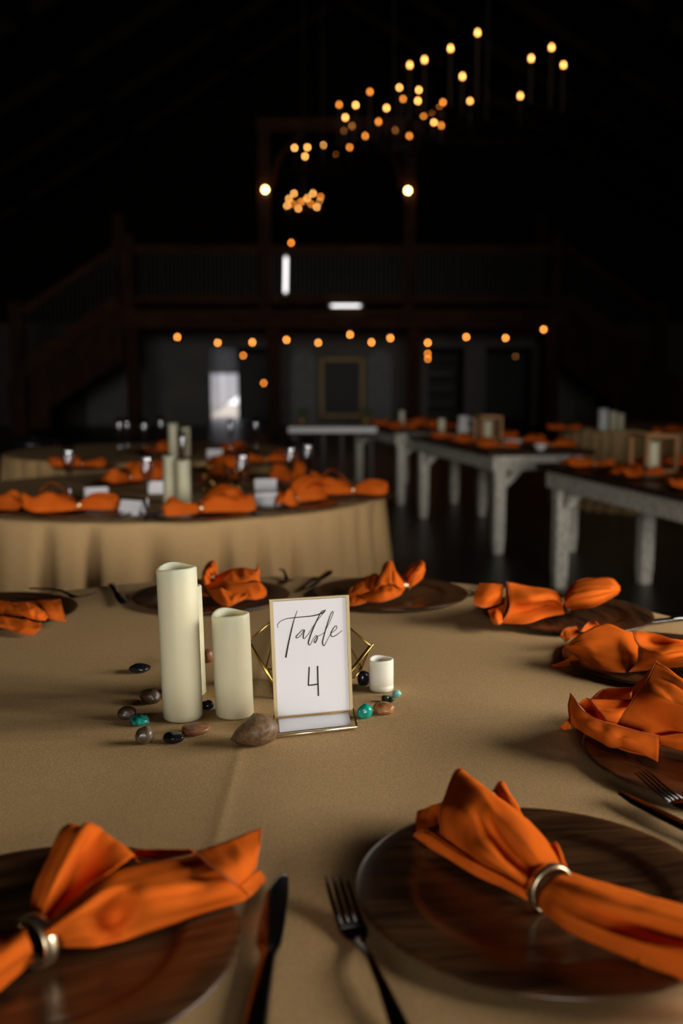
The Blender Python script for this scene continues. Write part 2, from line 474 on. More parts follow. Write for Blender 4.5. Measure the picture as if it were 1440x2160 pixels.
for z in (REAR['z0'] + .03, REAR['z1'] - .03): wf.box((REAR['x0'], YN - .14, z - .03), (REAR['x1'], YN - .06, z + .03))
build(wf, 'window_2', M['timber'], kind='structure', label='tall timber window frame behind the camera', category='window')
wf = MB()
for i in range(4):
    y = w_['y0'] + (w_['y1'] - w_['y0']) * i / 3
    wf.box((xw + .06, y - .03, w_['z0']), (xw + .14, y + .03, w_['z1']))
for z in (w_['z0'] + .03, w_['z1'] - .03): wf.box((xw + .06, w_['y0'], z - .03), (xw + .14, w_['y1'], z + .03))
build(wf, 'window_added', M['timber'], kind='structure', label='tall timber window frame of the vestibule added beside the camera', category='window')  # frame in the opening of the added lamp box
# roof slopes with rafters and purlins
for side, sx in (('left', -1), ('right', 1)):
    a, b = Vector((sx * (XW + .3), 0, EAVE)), Vector((0, 0, RIDGE))
    up = Vector((0, 0, 0.15))
    mb = MB().obox(Vector((a.x, YN, a.z)), Vector((0, YB + .2 - YN, 0)), Vector((b.x - a.x, 0, b.z - a.z)), up)
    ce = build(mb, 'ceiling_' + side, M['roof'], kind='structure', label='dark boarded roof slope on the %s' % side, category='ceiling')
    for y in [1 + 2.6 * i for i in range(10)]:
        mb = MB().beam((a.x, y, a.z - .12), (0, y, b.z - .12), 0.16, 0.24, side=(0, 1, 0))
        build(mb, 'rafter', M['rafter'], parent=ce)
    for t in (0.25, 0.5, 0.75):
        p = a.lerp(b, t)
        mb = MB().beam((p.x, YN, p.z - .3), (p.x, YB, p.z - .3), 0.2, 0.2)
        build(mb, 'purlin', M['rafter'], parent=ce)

# ---- back room behind the left doorway, with a half raised roll-up door to the yard
yr = 30.2
mb = MB()
mb.box((-6.5, YB + .2, 0), (-6.3, yr, 2.7)); mb.box((6.3, YB + .2, 0), (6.5, yr, 2.7)); mb.box((-6.5, YB + .2, 2.62), (6.5, yr, 2.75))
x0, x1 = D(446, 800, 30.3).x, D(504, 800, 30.3).x
mb.box((-6.5, yr, 0), (x0, yr + .2, 2.7)); mb.box((x1, yr, 0), (6.5, yr + .2, 2.7))
zt = D(470, 788, 30.3).z
mb.box((x0, yr, zt + .9), (x1, yr + .2, 2.7))
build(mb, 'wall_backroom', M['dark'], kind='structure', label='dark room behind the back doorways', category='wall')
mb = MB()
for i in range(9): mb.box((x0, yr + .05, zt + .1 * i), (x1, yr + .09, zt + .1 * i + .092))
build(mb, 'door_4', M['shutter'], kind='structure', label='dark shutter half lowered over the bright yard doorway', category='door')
mb = MB().box((-14, yr + .2, -.05), (8, 48, -.02))
build(mb, 'ground_outside', M['ground'], kind='structure', label='pale gravel yard outside the bright doorway', category='ground')
# a white marquee drape outside, gathered to one side
grid = []
for i in range(6):
    t = i / 5
    grid.append([Vector((D(448 + 52 * s + 20 * t * s, 800, 33).x, 33 + .12 * math.sin(9 * s), 2.4 - 2.42 * t * (1 - .35 * s))) for s in [q / 7 for q in range(8)]])
mb = MB(); sheet(mb, grid, wr=0.0, th=0.01, k=3)
build(mb, 'drape', M['drape'], origin=(-4, 33, 0), smooth=True, label='white drape hanging in the bright yard doorway', category='drape')
# ---- door casings and shelves in the right-hand openings
for i, (a, b, h) in enumerate(HOLES):
    mb = MB()
    mb.box((a - .10, YB - .04, 0), (a, YB, h + .10)); mb.box((b, YB - .04, 0), (b + .10, YB, h + .10)); mb.box((a, YB - .04, h), (b, YB, h + .10))
    build(mb, 'door_%d' % (i + 1), M['plaster'], kind='structure', category='door',
          label=['grey casing of the wide doorway with daylight in it', 'grey casing of the dark doorway with shelves', 'grey casing of the dark doorway nearest the stairs'][i])
sh = empty('shelf_unit', (2.7, YB + 1.6, 0), label='dark shelves with glassware seen through a back doorway', category='shelf')
for z in (.45, .85, 1.25, 1.65):
    build(MB().box((2.2, YB + 1.45, z), (3.3, YB + 1.75, z + .03)), 'shelf', M['timber'], parent=sh)
for x in (2.2, 3.27): build(MB().box((x, YB + 1.45, 0), (x + .03, YB + 1.75, 2.0)), 'side_panel', M['timber'], parent=sh)
for i, z in enumerate((.48, .88, 1.28)):
    tag = ['lowest', 'middle', 'upper'][i]
    cr_ = empty('glass_crate', (2.7, YB + 1.6, z), label='crate of glassware on the %s shelf of the back room' % tag, category='crate')
    build(MB().box((2.36, YB + 1.47, z + .001), (3.04, YB + 1.73, z + .02)), 'crate_base', M['plaster'], parent=cr_)
    for y in (YB + 1.47, YB + 1.715): build(MB().box((2.36, y, z + .02), (3.04, y + .015, z + .08)), 'crate_side', M['plaster'], parent=cr_)
    for q in range(6):
        c = Vector((2.43 + .108 * q, YB + 1.6, z + .0205))
        build(MB().lathe([(.03, 0), (.038, .13), (.034, .13), (.026, .01)], 10, c), 'tumbler', M['flute'], parent=cr_, smooth=True)

# ------------------------------------------------------------------ loft with railing, posts, stairs
zl = 20.6
YL = W(0, zl, 2.4).y
def DY(u, v, y):
    d = D(u, v, 1.0) - CAM
    return CAM + d * (y / d.y)
def X(u, zc=zl): return DY(u, 700, W(0, zc, 2.4).y).x
def Z(v, zc=zl): return DY(720, v, W(0, zc, 2.4).y).z
loft = empty('mezzanine', (0, YL, 2.3), kind='structure', label='timber loft with a railing across the back of the hall', category='loft')
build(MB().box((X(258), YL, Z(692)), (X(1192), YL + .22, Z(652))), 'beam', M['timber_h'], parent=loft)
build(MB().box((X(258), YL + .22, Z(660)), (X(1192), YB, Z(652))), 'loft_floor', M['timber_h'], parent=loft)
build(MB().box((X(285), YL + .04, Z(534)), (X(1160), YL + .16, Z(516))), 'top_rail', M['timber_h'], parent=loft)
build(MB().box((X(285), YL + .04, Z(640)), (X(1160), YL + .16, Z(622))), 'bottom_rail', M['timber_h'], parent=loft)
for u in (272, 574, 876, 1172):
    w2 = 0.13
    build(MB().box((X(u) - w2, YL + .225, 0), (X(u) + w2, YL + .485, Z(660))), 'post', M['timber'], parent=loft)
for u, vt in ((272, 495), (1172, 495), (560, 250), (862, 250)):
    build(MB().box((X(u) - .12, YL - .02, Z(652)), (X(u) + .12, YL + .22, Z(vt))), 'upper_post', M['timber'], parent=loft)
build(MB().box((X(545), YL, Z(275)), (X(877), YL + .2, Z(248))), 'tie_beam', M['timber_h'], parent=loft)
for s, u in ((1, 562), (-1, 858)):
    pts = [Vector((X(u + s * 12), YL + .1, Z(395))), Vector((X(u + s * 30), YL + .1, Z(330))), Vector((X(u + s * 80), YL + .1, Z(275)))]
    build(MB().tube(resample(pts, 4), .07, 6), 'arch_brace', M['timber'], parent=loft)
mb = MB()
u = 296
while u < 1155:
    if not any(abs(u - c) < 14 for c in (560, 862)): mb.box((X(u) - .012, YL + .09, Z(624)), (X(u) + .012, YL + .11, Z(530)))
    u += 9
build(mb, 'balusters', M['iron'], parent=loft, kind='stuff', label='thin dark balusters of the loft railing')
for u in (250, 1142):
    p = X(u, 25)
    build(MB().box((p - .15, YB - .3, 2.7), (p + .15, YB - .02, 8.4 if abs(p) < 5 else EAVE + 1.2)), 'wall_post', M['timber'], parent=loft)
# stairs on either side
def stairs(tag, top, bot, rail_top, rail_bot, newel, panel):
    st = empty('staircase', (X(newel), YL, 0), label='timber staircase with dark side panel %s' % tag, category='staircase')
    def pt(uv, dy=0): return Vector((X(uv[0]), YL + dy, Z(uv[1])))
    build(MB().beam(pt(top, -.05), pt(bot, -.05), .10, .30, side=(0, 1, 0)), 'stringer', M['timber_h'], parent=st)
    build(MB().beam(pt(rail_top, -.05), pt(rail_bot, -.05), .10, .15, side=(0, 1, 0)), 'handrail', M['timber_h'], parent=st)
    build(MB().box((X(newel) - .14, YL - .2, 0), (X(newel) + .14, YL + .08, Z(638))), 'newel_post', M['timber'], parent=st)
    poly = [pt(q, 0.02) for q in panel]; k = len(poly)
    mb = MB().add(poly + [q + Vector((0, .05, 0)) for q in poly], [tuple(range(k)), tuple(reversed(range(k, 2 * k)))] +
                  [(i, k + i, k + (i + 1) % k, (i + 1) % k) for i in range(k)])
    build(mb, 'side_panel', M['timber'], parent=st)
    mb = MB()
    for i in range(1, 22):
        t = i / 22; a = pt(top).lerp(pt(bot), t); b = pt(rail_top).lerp(pt(rail_bot), t)
        mb.box((a.x - .012, YL - .06, a.z), (a.x + .012, YL - .04, b.z))
    build(mb, 'balusters', M['iron'], parent=st, kind='stuff', label='thin dark stair balusters')
    for i in range(12):
        a = pt(top).lerp(pt(bot), (i + .5) / 12)
        build(MB().box((a.x - .12, YL + .08, a.z - .02), (a.x + .12, YL + 1.0, a.z + .02)), 'tread', M['timber'], parent=st)
stairs('left of the loft', (256, 635), (48, 780), (252, 526), (48, 660), 40, [(258, 640), (258, 762), (100, 860), (100, 905), (10, 905), (10, 806)])
stairs('right of the loft', (1186, 628), (1390, 765), (1186, 522), (1390, 662), 1388, [(1186, 640), (1186, 765), (1292, 848), (1300, 905), (1450, 905), (1450, 806)])

# sconces on the upper posts, white tubes on the rail
for u, v, tag in ((559, 400, 'left'), (860, 402, 'right')):
    c = DY(u, v, YL - .13)
    sc = empty('wall_sconce', c, label='bright amber sconce on the %s loft post' % tag, category='sconce')
    build(MB().box((c.x - .05, YL - .04, c.z - .16), (c.x + .05, YL - .02, c.z + .10)), 'back_plate', M['iron'], parent=sc)
    build(MB().tube([(c.x, YL - .03, c.z - .12), (c.x, c.y, c.z - .12), (c.x, c.y, c.z - .05)], .012, 6), 'arm', M['iron'], parent=sc)
    build(MB().ball(c, .045, 12, 8, (1, 1, 1.15)), 'bulb', M['bulb_sconce'], parent=sc, smooth=True)
for a, b, tag, rt in (((603, 543), (602, 617), 'upright white light tube fixed to the loft railing', .032), ((699, 645), (759, 645), 'level white light tube on the loft floor edge', .024)):
    p, q = DY(*a, YL - .06), DY(*b, YL - .06)
    tb = empty('light_tube', (p + q) / 2, label=tag, category='light tube')
    build(MB().tube([p, q], rt, 8), 'tube', M['tube'], parent=tb, smooth=True)
    d = (q - p).normalized()
    for e, s in ((p, -1), (q, 1)): build(MB().beam(e + d * s * .001, e + d * s * .05, .07, .07), 'end_cap', M['white'], parent=tb)
    back = Vector((0, .036, 0))
    build(MB().beam(p + back, q + back, .05, .012, side=d.cross(Vector((0, 1, 0)))), 'housing', M['white'], parent=tb)

# string lights under the loft
def string_lights(bulbs, zc, mat_, label, ends):
    pts = [DY(u, v, zc) for u, v in bulbs]
    st = empty('string_light', pts[0], label=label, category='string light')
    path = [DY(*ends[0], zc)]
    for p in pts: path.append(p + Vector((0, 0, .075)))
    path.append(DY(*ends[1], zc))
    full = []
    for a, b in zip(path, path[1:]):
        for i in range(5):
            t = i / 5; full.append(a.lerp(b, t) - Vector((0, 0, .05 * 4 * t * (1 - t))))
    full.append(path[-1])
    build(MB().tube(full, .006, 5), 'cable', M['black'], parent=st)
    for p in pts:
        bu = build(MB().ball(p, .020, 10, 8, (1, 1, 1.25)), 'bulb', mat_, parent=st, smooth=True)
        build(MB().tube([p + Vector((0, 0, .024)), p + Vector((0, 0, .08))], .012, 6), 'socket', M['black'], parent=bu)
string_lights([(374, 711), (459, 723), (532, 722), (604, 717), (671, 723), (738, 706)], YL - .004, M['bulb_string'], 'string of amber bulbs under the left half of the loft', ((300, 688), (760, 688)))
string_lights([(783, 722), (823, 713), (902, 723), (983, 711), (1066, 713), (1146, 695)], YL - .004, M['bulb_string'], 'string of amber bulbs under the right half of the loft', ((766, 688), (1180, 684)))
string_lights([(513, 750), (556, 808)], YL + 3.0, M['bulb_dim'], 'two dim amber bulbs dangling before the wide doorway', ((470, 670), (590, 830)))
string_lights([(902, 746), (902, 757)], YL + 3.0, M['bulb_dim'], 'pair of amber bulbs one above the other by the right loft post', ((895, 670), (903, 775)))
string_lights([(1087, 752)], YL + 4.6, M['bulb_faint'], 'faint single bulb hanging in front of the doorway nearest the stairs', ((1087, 660), (1087, 765)))
string_lights([(614, 512)], YL + .036, M['bulb_dim'], 'single amber bulb on the loft top rail above the upright tube', ((612, 500), (606, 520)))

# ------------------------------------------------------------------ wagon-wheel chandeliers
def chandelier(label, u0, zc, Rr, ring_v, bulbs, bs=.026, st=(10, 5, 1.5), tall=1.45):
    """bulbs: (u, v, material key); each stands on a candle sleeve rising from the wheel"""
    c = D(u0, ring_v, zc)
    mk_ = {'bulb': emit('amber_bulb', (1.0, 0.43, 0.10), st[0]), 'bulb_dim': emit('dim_amber_bulb', (1.0, 0.30, 0.04), st[1]), 'bulb_faint': emit('faint_amber_bulb', (1.0, 0.36, 0.07), st[2])}
    ch = empty('chandelier', c, label=label, category='chandelier')
    circ = lambda r, z, n=28: [c + Vector((r * math.cos(2 * math.pi * i / n), r * math.sin(2 * math.pi * i / n), z)) for i in range(n)]
    build(MB().tube(circ(Rr, 0), .018, 6, closed=True), 'wheel_rim', M['rafter'], parent=ch)
    build(MB().tube(circ(Rr * .55, .04), .012, 6, closed=True), 'inner_rim', M['rafter'], parent=ch)
    for i in range(3):
        a = math.pi * i / 3 + .3
        d = Vector((math.cos(a), math.sin(a), 0)) * Rr
        build(MB().beam(c - d, c + d, .02, .02), 'spoke', M['rafter'], parent=ch)
    zr = RIDGE - abs(c.x) * (RIDGE - EAVE) / XW - .05
    build(MB().tube([c + Vector((0, 0, .0)), Vector((c.x, c.y, zr))], .012, 6), 'chain', M['iron'], parent=ch)
    for (u, v, mk) in bulbs:
        # where the sight line of the bulb crosses the wheel's cylinder: take the end that keeps the sleeve short
        best = None
        for rr in (Rr, Rr * .55):
            for k in range(90):
                z = zc - rr + 2 * rr * k / 89
                p = D(u, v, z); r = math.hypot(p.x - c.x, p.y - c.y)
                hh = p.z - c.z
                cost = abs(r - rr) * 6 + abs(hh - .34) + (5 if hh < .1 else 0)
                if best is None or cost < best[0]: best = (cost, p, rr)
        p = best[1]
        q = Vector((p.x, p.y, c.z))
        d = q - Vector((c.x, c.y, c.z))
        sl = build(MB().tube([q, p - Vector((0, 0, bs * 1.3))], .014, 6), 'candle_sleeve', M['sleeve'], parent=ch)
        build(MB().ball(p, bs, 10, 8, (1, 1, tall)), 'bulb', mk_[mk], parent=sl, smooth=True)
B_, D_, F_ = 'bulb', 'bulb_dim', 'bulb_faint'
chandelier('nearest chandelier, ring of ten bright amber bulbs high on the right', 1025, 11.5, .9, 262,
           [(1007, 70, B_), (950, 103, B_), (895, 127, B_), (864, 138, B_), (975, 162, B_), (991, 215, B_), (1120, 124, B_), (1163, 101, B_), (1188, 138, B_), (1097, 203, B_)], .0165, (9, 5, 1.5), 2.0)
chandelier('large crowded chandelier second from the camera, over the hall', 830, 15.0, .86, 322,
           [(715, 221, D_), (750, 222, B_), (728, 248, B_), (780, 194, D_), (815, 228, B_), (798, 257, D_), (842, 185, B_), (850, 209, D_), (883, 190, B_), (881, 213, B_),
            (770, 287, D_), (863, 287, D_), (833, 275, F_), (893, 244, D_), (910, 235, D_), (927, 228, D_), (934, 216, D_), (915, 258, B_), (930, 265, D_), (742, 266, F_), (726, 276, F_)], .0175, (13, 6.5, 1.6), 1.5)
chandelier('small chandelier of six bulbs below and left of the crowded one', 680, 18.4, .54, 352,
           [(621, 312, B_), (648, 311, B_), (643, 330, B_), (681, 306, B_), (710, 324, D_), (737, 311, D_)], .019, (15, 8, 2), 1.3)
chandelier('farthest chandelier, tight amber cluster between the two sconces', 641, 19.6, .39, 456,
           [(605, 434, B_), (620, 408, B_), (609, 419, B_), (617, 430, D_), (629, 440, B_), (634, 426, D_), (641, 424, B_), (648, 418, B_), (660, 408, B_), (656, 430, D_), (668, 437, B_), (675, 424, B_), (676, 415, D_)], .019, (12, 7, 2), 1.2)

# ------------------------------------------------------------------ back wall dressing
zf = 24.6
fr = empty('mirror', W(X(720, zf), zf, .3), label='tall dark mirror in a dull gilt frame against the back wall', category='mirror')
a, b = D(672, 885, zf), D(770, 752, zf)
yy = YB - .35
build(MB().box((a.x + .1, yy + .02, a.z + .1), (b.x - .1, yy + .04, b.z - .1)), 'mirror_pane', M['dark'], parent=fr)
for lo, hi in (((a.x, a.z), (a.x + .12, b.z)), ((b.x - .12, a.z), (b.x, b.z)), ((a.x + .12, b.z - .12), (b.x - .12, b.z)), ((a.x + .12, a.z), (b.x - .12, a.z + .12))):
    bevel(build(MB().box((lo[0], yy - .03, lo[1]), (hi[0], yy + .05, hi[1])), 'frame_rail', M['gilt'], parent=fr), .02)
for u0, u1, tag in ((610, 664, 'left of the mirror'), (776, 830, 'right of the mirror')):
    x0, x1 = X(u0, zf), X(u1, zf); zt = Z(735, zf); r = (x1 - x0) / 2; cx = (x0 + x1) / 2
    poly = [Vector((x0, YB - .12, 0)), Vector((x1, YB - .12, 0))] + [Vector((cx + r * math.cos(t), YB - .12, zt - r + r * math.sin(t))) for t in [math.pi * i / 12 for i in range(13)]]
    k = len(poly)
    mb = MB().add(poly + [q + Vector((0, .1, 0)) for q in poly], [tuple(range(k)), tuple(reversed(range(k, 2 * k)))] + [(i, k + i, k + (i + 1) % k, (i + 1) % k) for i in range(k)])
    build(mb, 'arched_panel', M['brick'], origin=(cx, YB - .1, 0), label='arched white brick panel %s' % tag, category='panel')
# long white table in front of the mirror
zb = 9.35
bt = empty('buffet_table', W(-.08, zb, 0), label='long white-topped table with thin dark legs before the mirror', category='table')
yb = W(0, zb, .7).y; x0, x1 = DY(607, 905, yb).x, DY(795, 905, yb).x; zt = DY(700, 901, yb).z
bevel(build(MB().box((x0, yb, zt - .055), (x1, yb + .6, zt)), 'table_top', M['white'], parent=bt), .006)
for x in (x0 + .05, x0 + .33, x1 - .33, x1 - .05):
    for y in (yb + .06, yb + .54): build(MB().box((x - .015, y - .015, 0), (x + .015, y + .015, zt - .055)), 'leg', M['iron'], parent=bt)
for i, (x, tag) in enumerate(((x0 + .12, 'left'), (x1 - .10, 'right'))):
    c = Vector((x, yb + .3, zt))
    pp = empty('potted_plant', c, label='small leafy plant on the %s end of the white table' % tag, category='plant')
    build(MB().lathe([(.035, 0), (.05, .08), (.045, .08), (.04, .06)], 12, c), 'pot', M['gilt'], parent=pp, smooth=True)
    for k in range(14):
        an = k * 2.4; d = Vector((math.cos(an), math.sin(an), 0)); t = .05 + .04 * (k % 3)
        base = c + Vector((0, 0, .07)); tip = base + d * t + Vector((0, 0, .06 + .02 * (k % 4)))
        sd = d.cross(Vector((0, 0, 1))) * .014; mid = (base + tip) / 2 + Vector((0, 0, .02))
        build(MB().add([base, mid + sd, tip, mid - sd, mid + Vector((0, 0, .006))], [(0, 1, 4), (1, 2, 4), (2, 3, 4), (3, 0, 4)]), 'leaf', M['leaf'], parent=pp)
# black bin on the left
c = W(-2.2, 7.2, 0)
bn = empty('waste_bin', c, label='tall black waste bin beyond the draped tables', category='bin')
build(MB().lathe([(.13, 0), (.165, .74), (.155, .74), (.12, .02)], 24, c), 'body', M['black'], parent=bn, smooth=True)
build(MB().lathe([(.172, .742), (.172, .77), (.12, .80), (.06, .80), (.06, .79), (.15, .745)], 24, c), 'lid', M['black'], parent=bn, smooth=True)

# ------------------------------------------------------------------ draped round tables
def tablecloth(c, R, seed, material, lo, label, nfold=34, n=260):
    rr = random.Random(seed)
    ph = [rr.uniform(0, 6.28) for _ in range(6)]
    def wave(a):
        t = nfold * a + 2.6 * math.sin(3 * a + ph[0]) + 1.7 * math.sin(5 * a + ph[1]) + 0.8 * math.sin(11 * a + ph[2])
        dpt = 0.62 + 0.38 * math.sin(2 * a + ph[3]) * math.sin(7 * a + ph[4])
        return (-abs(math.cos(t / 2)) ** 8 * 1.9 + 0.30 * math.sin(t)) * dpt
    prof = [(R * k / 10 + .001, 0, 0) for k in range(10)] + [(R - .02, 0, 0), (R - .006, -.001, 0), (R - .001, -.005, 0.02), (R + .003, -.013, .06), (R + .006, -.04, .14)]
    H = TOP - lo
    for k in range(1, 15):
        t = k / 14
        prof.append((R + .006 + .075 * t, -.04 - (H - .04) * t, .18 + .82 * t ** .8))
    mb = MB(); o = Vector((c[0], c[1], TOP))
    vs = []
    for (r, z, f) in prof:
        for j in range(n):
            a = 2 * math.pi * j / n
            q = r + f * .085 * wave(a)
            vs.append(o + Vector((q * math.cos(a), q * math.sin(a), z)))
    fs = [(k * n + j, k * n + (j + 1) % n, (k + 1) * n + (j + 1) % n, (k + 1) * n + j) for k in range(len(prof) - 1) for j in range(n)]
    fs.append(tuple(range(n)))
    fs = [tuple(reversed(f)) for f in fs[:-1]] + [fs[-1]]
    mb.add(vs, fs)
    return build(mb, 'tablecloth', material, origin=(c[0], c[1], 0), smooth=True, label=label, category='tablecloth', group='tan tablecloths over round banquet tables')
C1 = W(-.10, 1.46); C1.z = 0
pa, pb = P(100, 1563), P(1010, 1513)
sl = (pb.y - pa.y) / (pb.x - pa.x)
M['linen'] = linen('tan_linen_creased', (P(480, 1680).x - C1.x, (pa.y - C1.y) - sl * (pa.x - C1.x), sl))
tablecloth(C1, .90, 3, M['linen'], .004, 'tan cloth with fold creases on the nearest table, under the table sign')
C2 = W(-.736, 4.10); C2.z = 0
tablecloth(C2, .914, 11, M['linen_bg'], .004, 'tan pleated floor-length cloth on the round table behind the candles')
C3 = W(-1.20, 6.35); C3.z = 0
tablecloth(C3, .914, 5, M['linen_bg'], .004, 'tan cloth on the third round table, farther back on the left')
C4 = W(3.05, 9.7); C4.z = 0
tablecloth(C4, .914, 8, M['linen_bg'], .004, 'tan cloth on the far round table behind the white-legged tables')

# ------------------------------------------------------------------ walnut chargers
def charger(loc, rz, **tags):
    global CH0
    if CH0 is None:
        prof = [(.0005, .004), (.095, .004), (.105, .0042), (.111, .0055), (.116, .0082), (.122, .0096), (.150, .0104), (.160, .0104), (.1645, .0096), (.1655, .008), (.163, .006), (.150, .003), (.110, .0), (.0005, 0)]
        mb = MB().lathe(prof, 96, Vector(loc), cap=False)
        CH0 = build(mb, 'charger_plate', M['walnut'], origin=loc, smooth=True)
        CH0.rotation_euler = (0, 0, rz)
        return setp(CH0, **tags)
    return dup(CH0, loc, rz, **tags)
CH0 = None
PL = {'A': (.178, .898), 'B': (-.247, .813), 'C': (.105, 2.13), 'D': (-.275, 2.105), 'E': (.440, 1.95), 'F': (.530, 1.63), 'G': (.463, 1.215), 'H': (-.69, 1.965)}
LAB = {'A': 'large dark walnut charger under the napkin beside the front fork', 'B': 'dark walnut charger cut off by the picture edge beside the front knife',
       'C': 'dark walnut charger on the back rim of the near table, behind the sign', 'D': 'dark walnut charger on the back rim of the near table, behind the tall candle',
       'E': 'brown walnut charger with the widest bare surface, near the right back rim', 'F': 'walnut charger on the right rim, second in front of the back-right one',
       'G': 'walnut charger with a thick shadow edge, under the high-peaked napkin', 'H': 'shadowed charger on the near table, far beside the tall candle'}
for i, k in enumerate('ABCDEFGH'):
    p = W(PL[k][0], PL[k][1]); charger(p + Vector((0, 0, .0006)), .4 * i + (.12 if k in 'AG' else 0), label=LAB[k], category='plate', group='walnut chargers on the near table')

# ------------------------------------------------------------------ napkins of the near table
NP = lambda k: W(PL[k][0], PL[k][1], TOP + .012)
nA = napkin('napkin', [
    ([[(948, 1790, .012), (928, 1738, .035), (936, 1682, .050), (965, 1626, .052), (1000, 1646, .045), (1040, 1672, .035)],
      [(985, 1810, .012), (980, 1770, .042), (990, 1712, .064), (1018, 1676, .066), (1050, 1688, .055), (1085, 1706, .036)],
      [(1030, 1832, .012), (1022, 1800, .050), (1046, 1772, .044), (1066, 1736, .062), (1095, 1728, .055), (1128, 1744, .033)],
      [(1078, 1852, .012), (1068, 1832, .042), (1090, 1816, .034), (1112, 1790, .053), (1135, 1775, .048), (1160, 1786, .028)],
      [(1118, 1880, .012), (1120, 1866, .024), (1138, 1852, .030), (1155, 1840, .036), (1172, 1832, .034), (1186, 1830, .024)]], ('r0',)),
    ([[(873, 1763, .014), (880, 1757, .022), (904, 1752, .026)], [(930, 1803, .012), (940, 1793, .022), (955, 1787, .026)],
      [(1000, 1845, .012), (1005, 1832, .022), (1012, 1822, .024)], [(1060, 1872, .012), (1062, 1860, .020), (1066, 1850, .020)], [(1112, 1898, .012), (1112, 1888, .016), (1115, 1878, .018)]], ('r0',)),
    ([[(874, 1762, .013), (905, 1745, .012), (940, 1738, .012)], [(876, 1735, .018), (905, 1718, .020), (940, 1710, .020)], [(880, 1712, .020), (905, 1702, .024), (935, 1690, .030)]], ()),
    ([[(1040, 1668, .030), (1058, 1648, .034), (1074, 1672, .026)], [(1065, 1700, .030), (1078, 1688, .034), (1092, 1700, .024)], [(1095, 1730, .028), (1102, 1725, .030), (1108, 1732, .020)]], ('r0',)),
    ([[(1160, 1782, .030), (1172, 1776, .034), (1182, 1790, .024)], [(1172, 1805, .028), (1182, 1802, .030), (1190, 1812, .020)], [(1182, 1828, .026), (1190, 1826, .026), (1196, 1832, .018)]], ()),
    ([[(1132, 1912, .012), (1136, 1890, .028), (1150, 1870, .038), (1170, 1852, .040), (1194, 1840, .030)],
      [(1205, 1968, .012), (1200, 1935, .034), (1212, 1908, .040), (1232, 1880, .050), (1262, 1860, .034)],
      [(1290, 2006, .012), (1288, 1970, .040), (1300, 1940, .040), (1318, 1908, .056), (1348, 1886, .036)],
      [(1378, 2040, .012), (1380, 2000, .046), (1395, 1972, .034), (1410, 1935, .058), (1440, 1912, .040)],
      [(1470, 2078, .012), (1478, 2030, .044), (1490, 2000, .030), (1500, 1970, .052), (1530, 1950, .034)],
      [(1540, 2110, .012), (1548, 2075, .026), (1556, 2050, .028), (1566, 2030, .030), (1585, 2005, .020)]], ()),
    ([[(1340, 2030, .012), (1345, 2020, .020), (1352, 2012, .022)], [(1440, 2068, .011), (1440, 2050, .022), (1444, 2030, .026)], [(1540, 2112, .011), (1540, 2092, .022), (1544, 2075, .022)]], ()),
    ([[(908, 1756, .0125), (962, 1722, .0125), (1050, 1690, .0150)], [(1000, 1815, .0125), (1040, 1782, .0125), (1095, 1742, .0150)], [(1110, 1876, .0125), (1130, 1852, .0140), (1178, 1834, .0170)]], ()),
], NP('A'), 'h', label='orange satin napkin rolled into a cone on the front right charger', category='napkin', group='orange napkins on the near table')
nB = napkin('napkin', [
    ([[(60, 1942, .028), (74, 1955, .040), (90, 1965, .040), (103, 1975, .036)],
      [(74, 1872, .045), (106, 1878, .056), (135, 1893, .036), (172, 1880, .052)],
      [(104, 1800, .060), (146, 1796, .070), (172, 1826, .048), (228, 1842, .056)],
      [(131, 1746, .068), (178, 1742, .076), (222, 1757, .068), (278, 1808, .056)],
      [(150, 1760, .045), (190, 1755, .05), (230, 1768, .045), (285, 1812, .040)],
      [(160, 1785, .014), (195, 1780, .014), (240, 1790, .014), (295, 1820, .014)]], ()),
    ([[(84, 1955, .040), (94, 1970, .044), (102, 1985, .030), (104, 1998, .013)],
      [(165, 1885, .048), (168, 1915, .058), (176, 1955, .038), (182, 1998, .013)],
      [(228, 1846, .054), (226, 1876, .062), (242, 1932, .028), (238, 1990, .013)],
      [(300, 1824, .048), (300, 1855, .058), (300, 1905, .052), (318, 1966, .013)],
      [(400, 1806, .044), (402, 1838, .052), (408, 1888, .042), (415, 1930, .013)],
      [(480, 1778, .044), (480, 1822, .048), (488, 1868, .036), (500, 1905, .013)],
      [(549, 1754, .046), (544, 1792, .042), (534, 1836, .032), (524, 1893, .014)]], ('r1',)),
    ([[(412, 1798, .053), (480, 1774, .057), (550, 1748, .054)], [(458, 1834, .056), (503, 1815, .056), (546, 1790, .050)], [(500, 1868, .046), (520, 1850, .044), (537, 1834, .038)]], ('c0', 'c1')),
    ([[(505, 1868, .032), (545, 1836, .028)], [(516, 1882, .022), (556, 1846, .02)], [(528, 1893, .012), (560, 1857, .012)]], ('c1',)),
    ([[(280, 1808, .020), (340, 1812, .020), (410, 1800, .020)], [(285, 1795, .030), (340, 1792, .034), (405, 1792, .034)]], ()),
    ([[(50, 1952, .034), (56, 1972, .046), (64, 2000, .036), (70, 2026, .012)],
      [(0, 1975, .036), (4, 2008, .050), (0, 2045, .036), (0, 2090, .012)],
      [(-80, 2000, .036), (-80, 2040, .052), (-80, 2085, .040), (-80, 2130, .012)],
      [(-150, 2030, .026), (-150, 2060, .036), (-150, 2090, .030), (-150, 2130, .012)]], ()),
], NP('B'), 'h', label='orange satin napkin with a standing loop, beside the front knife', category='napkin', group='orange napkins on the near table')
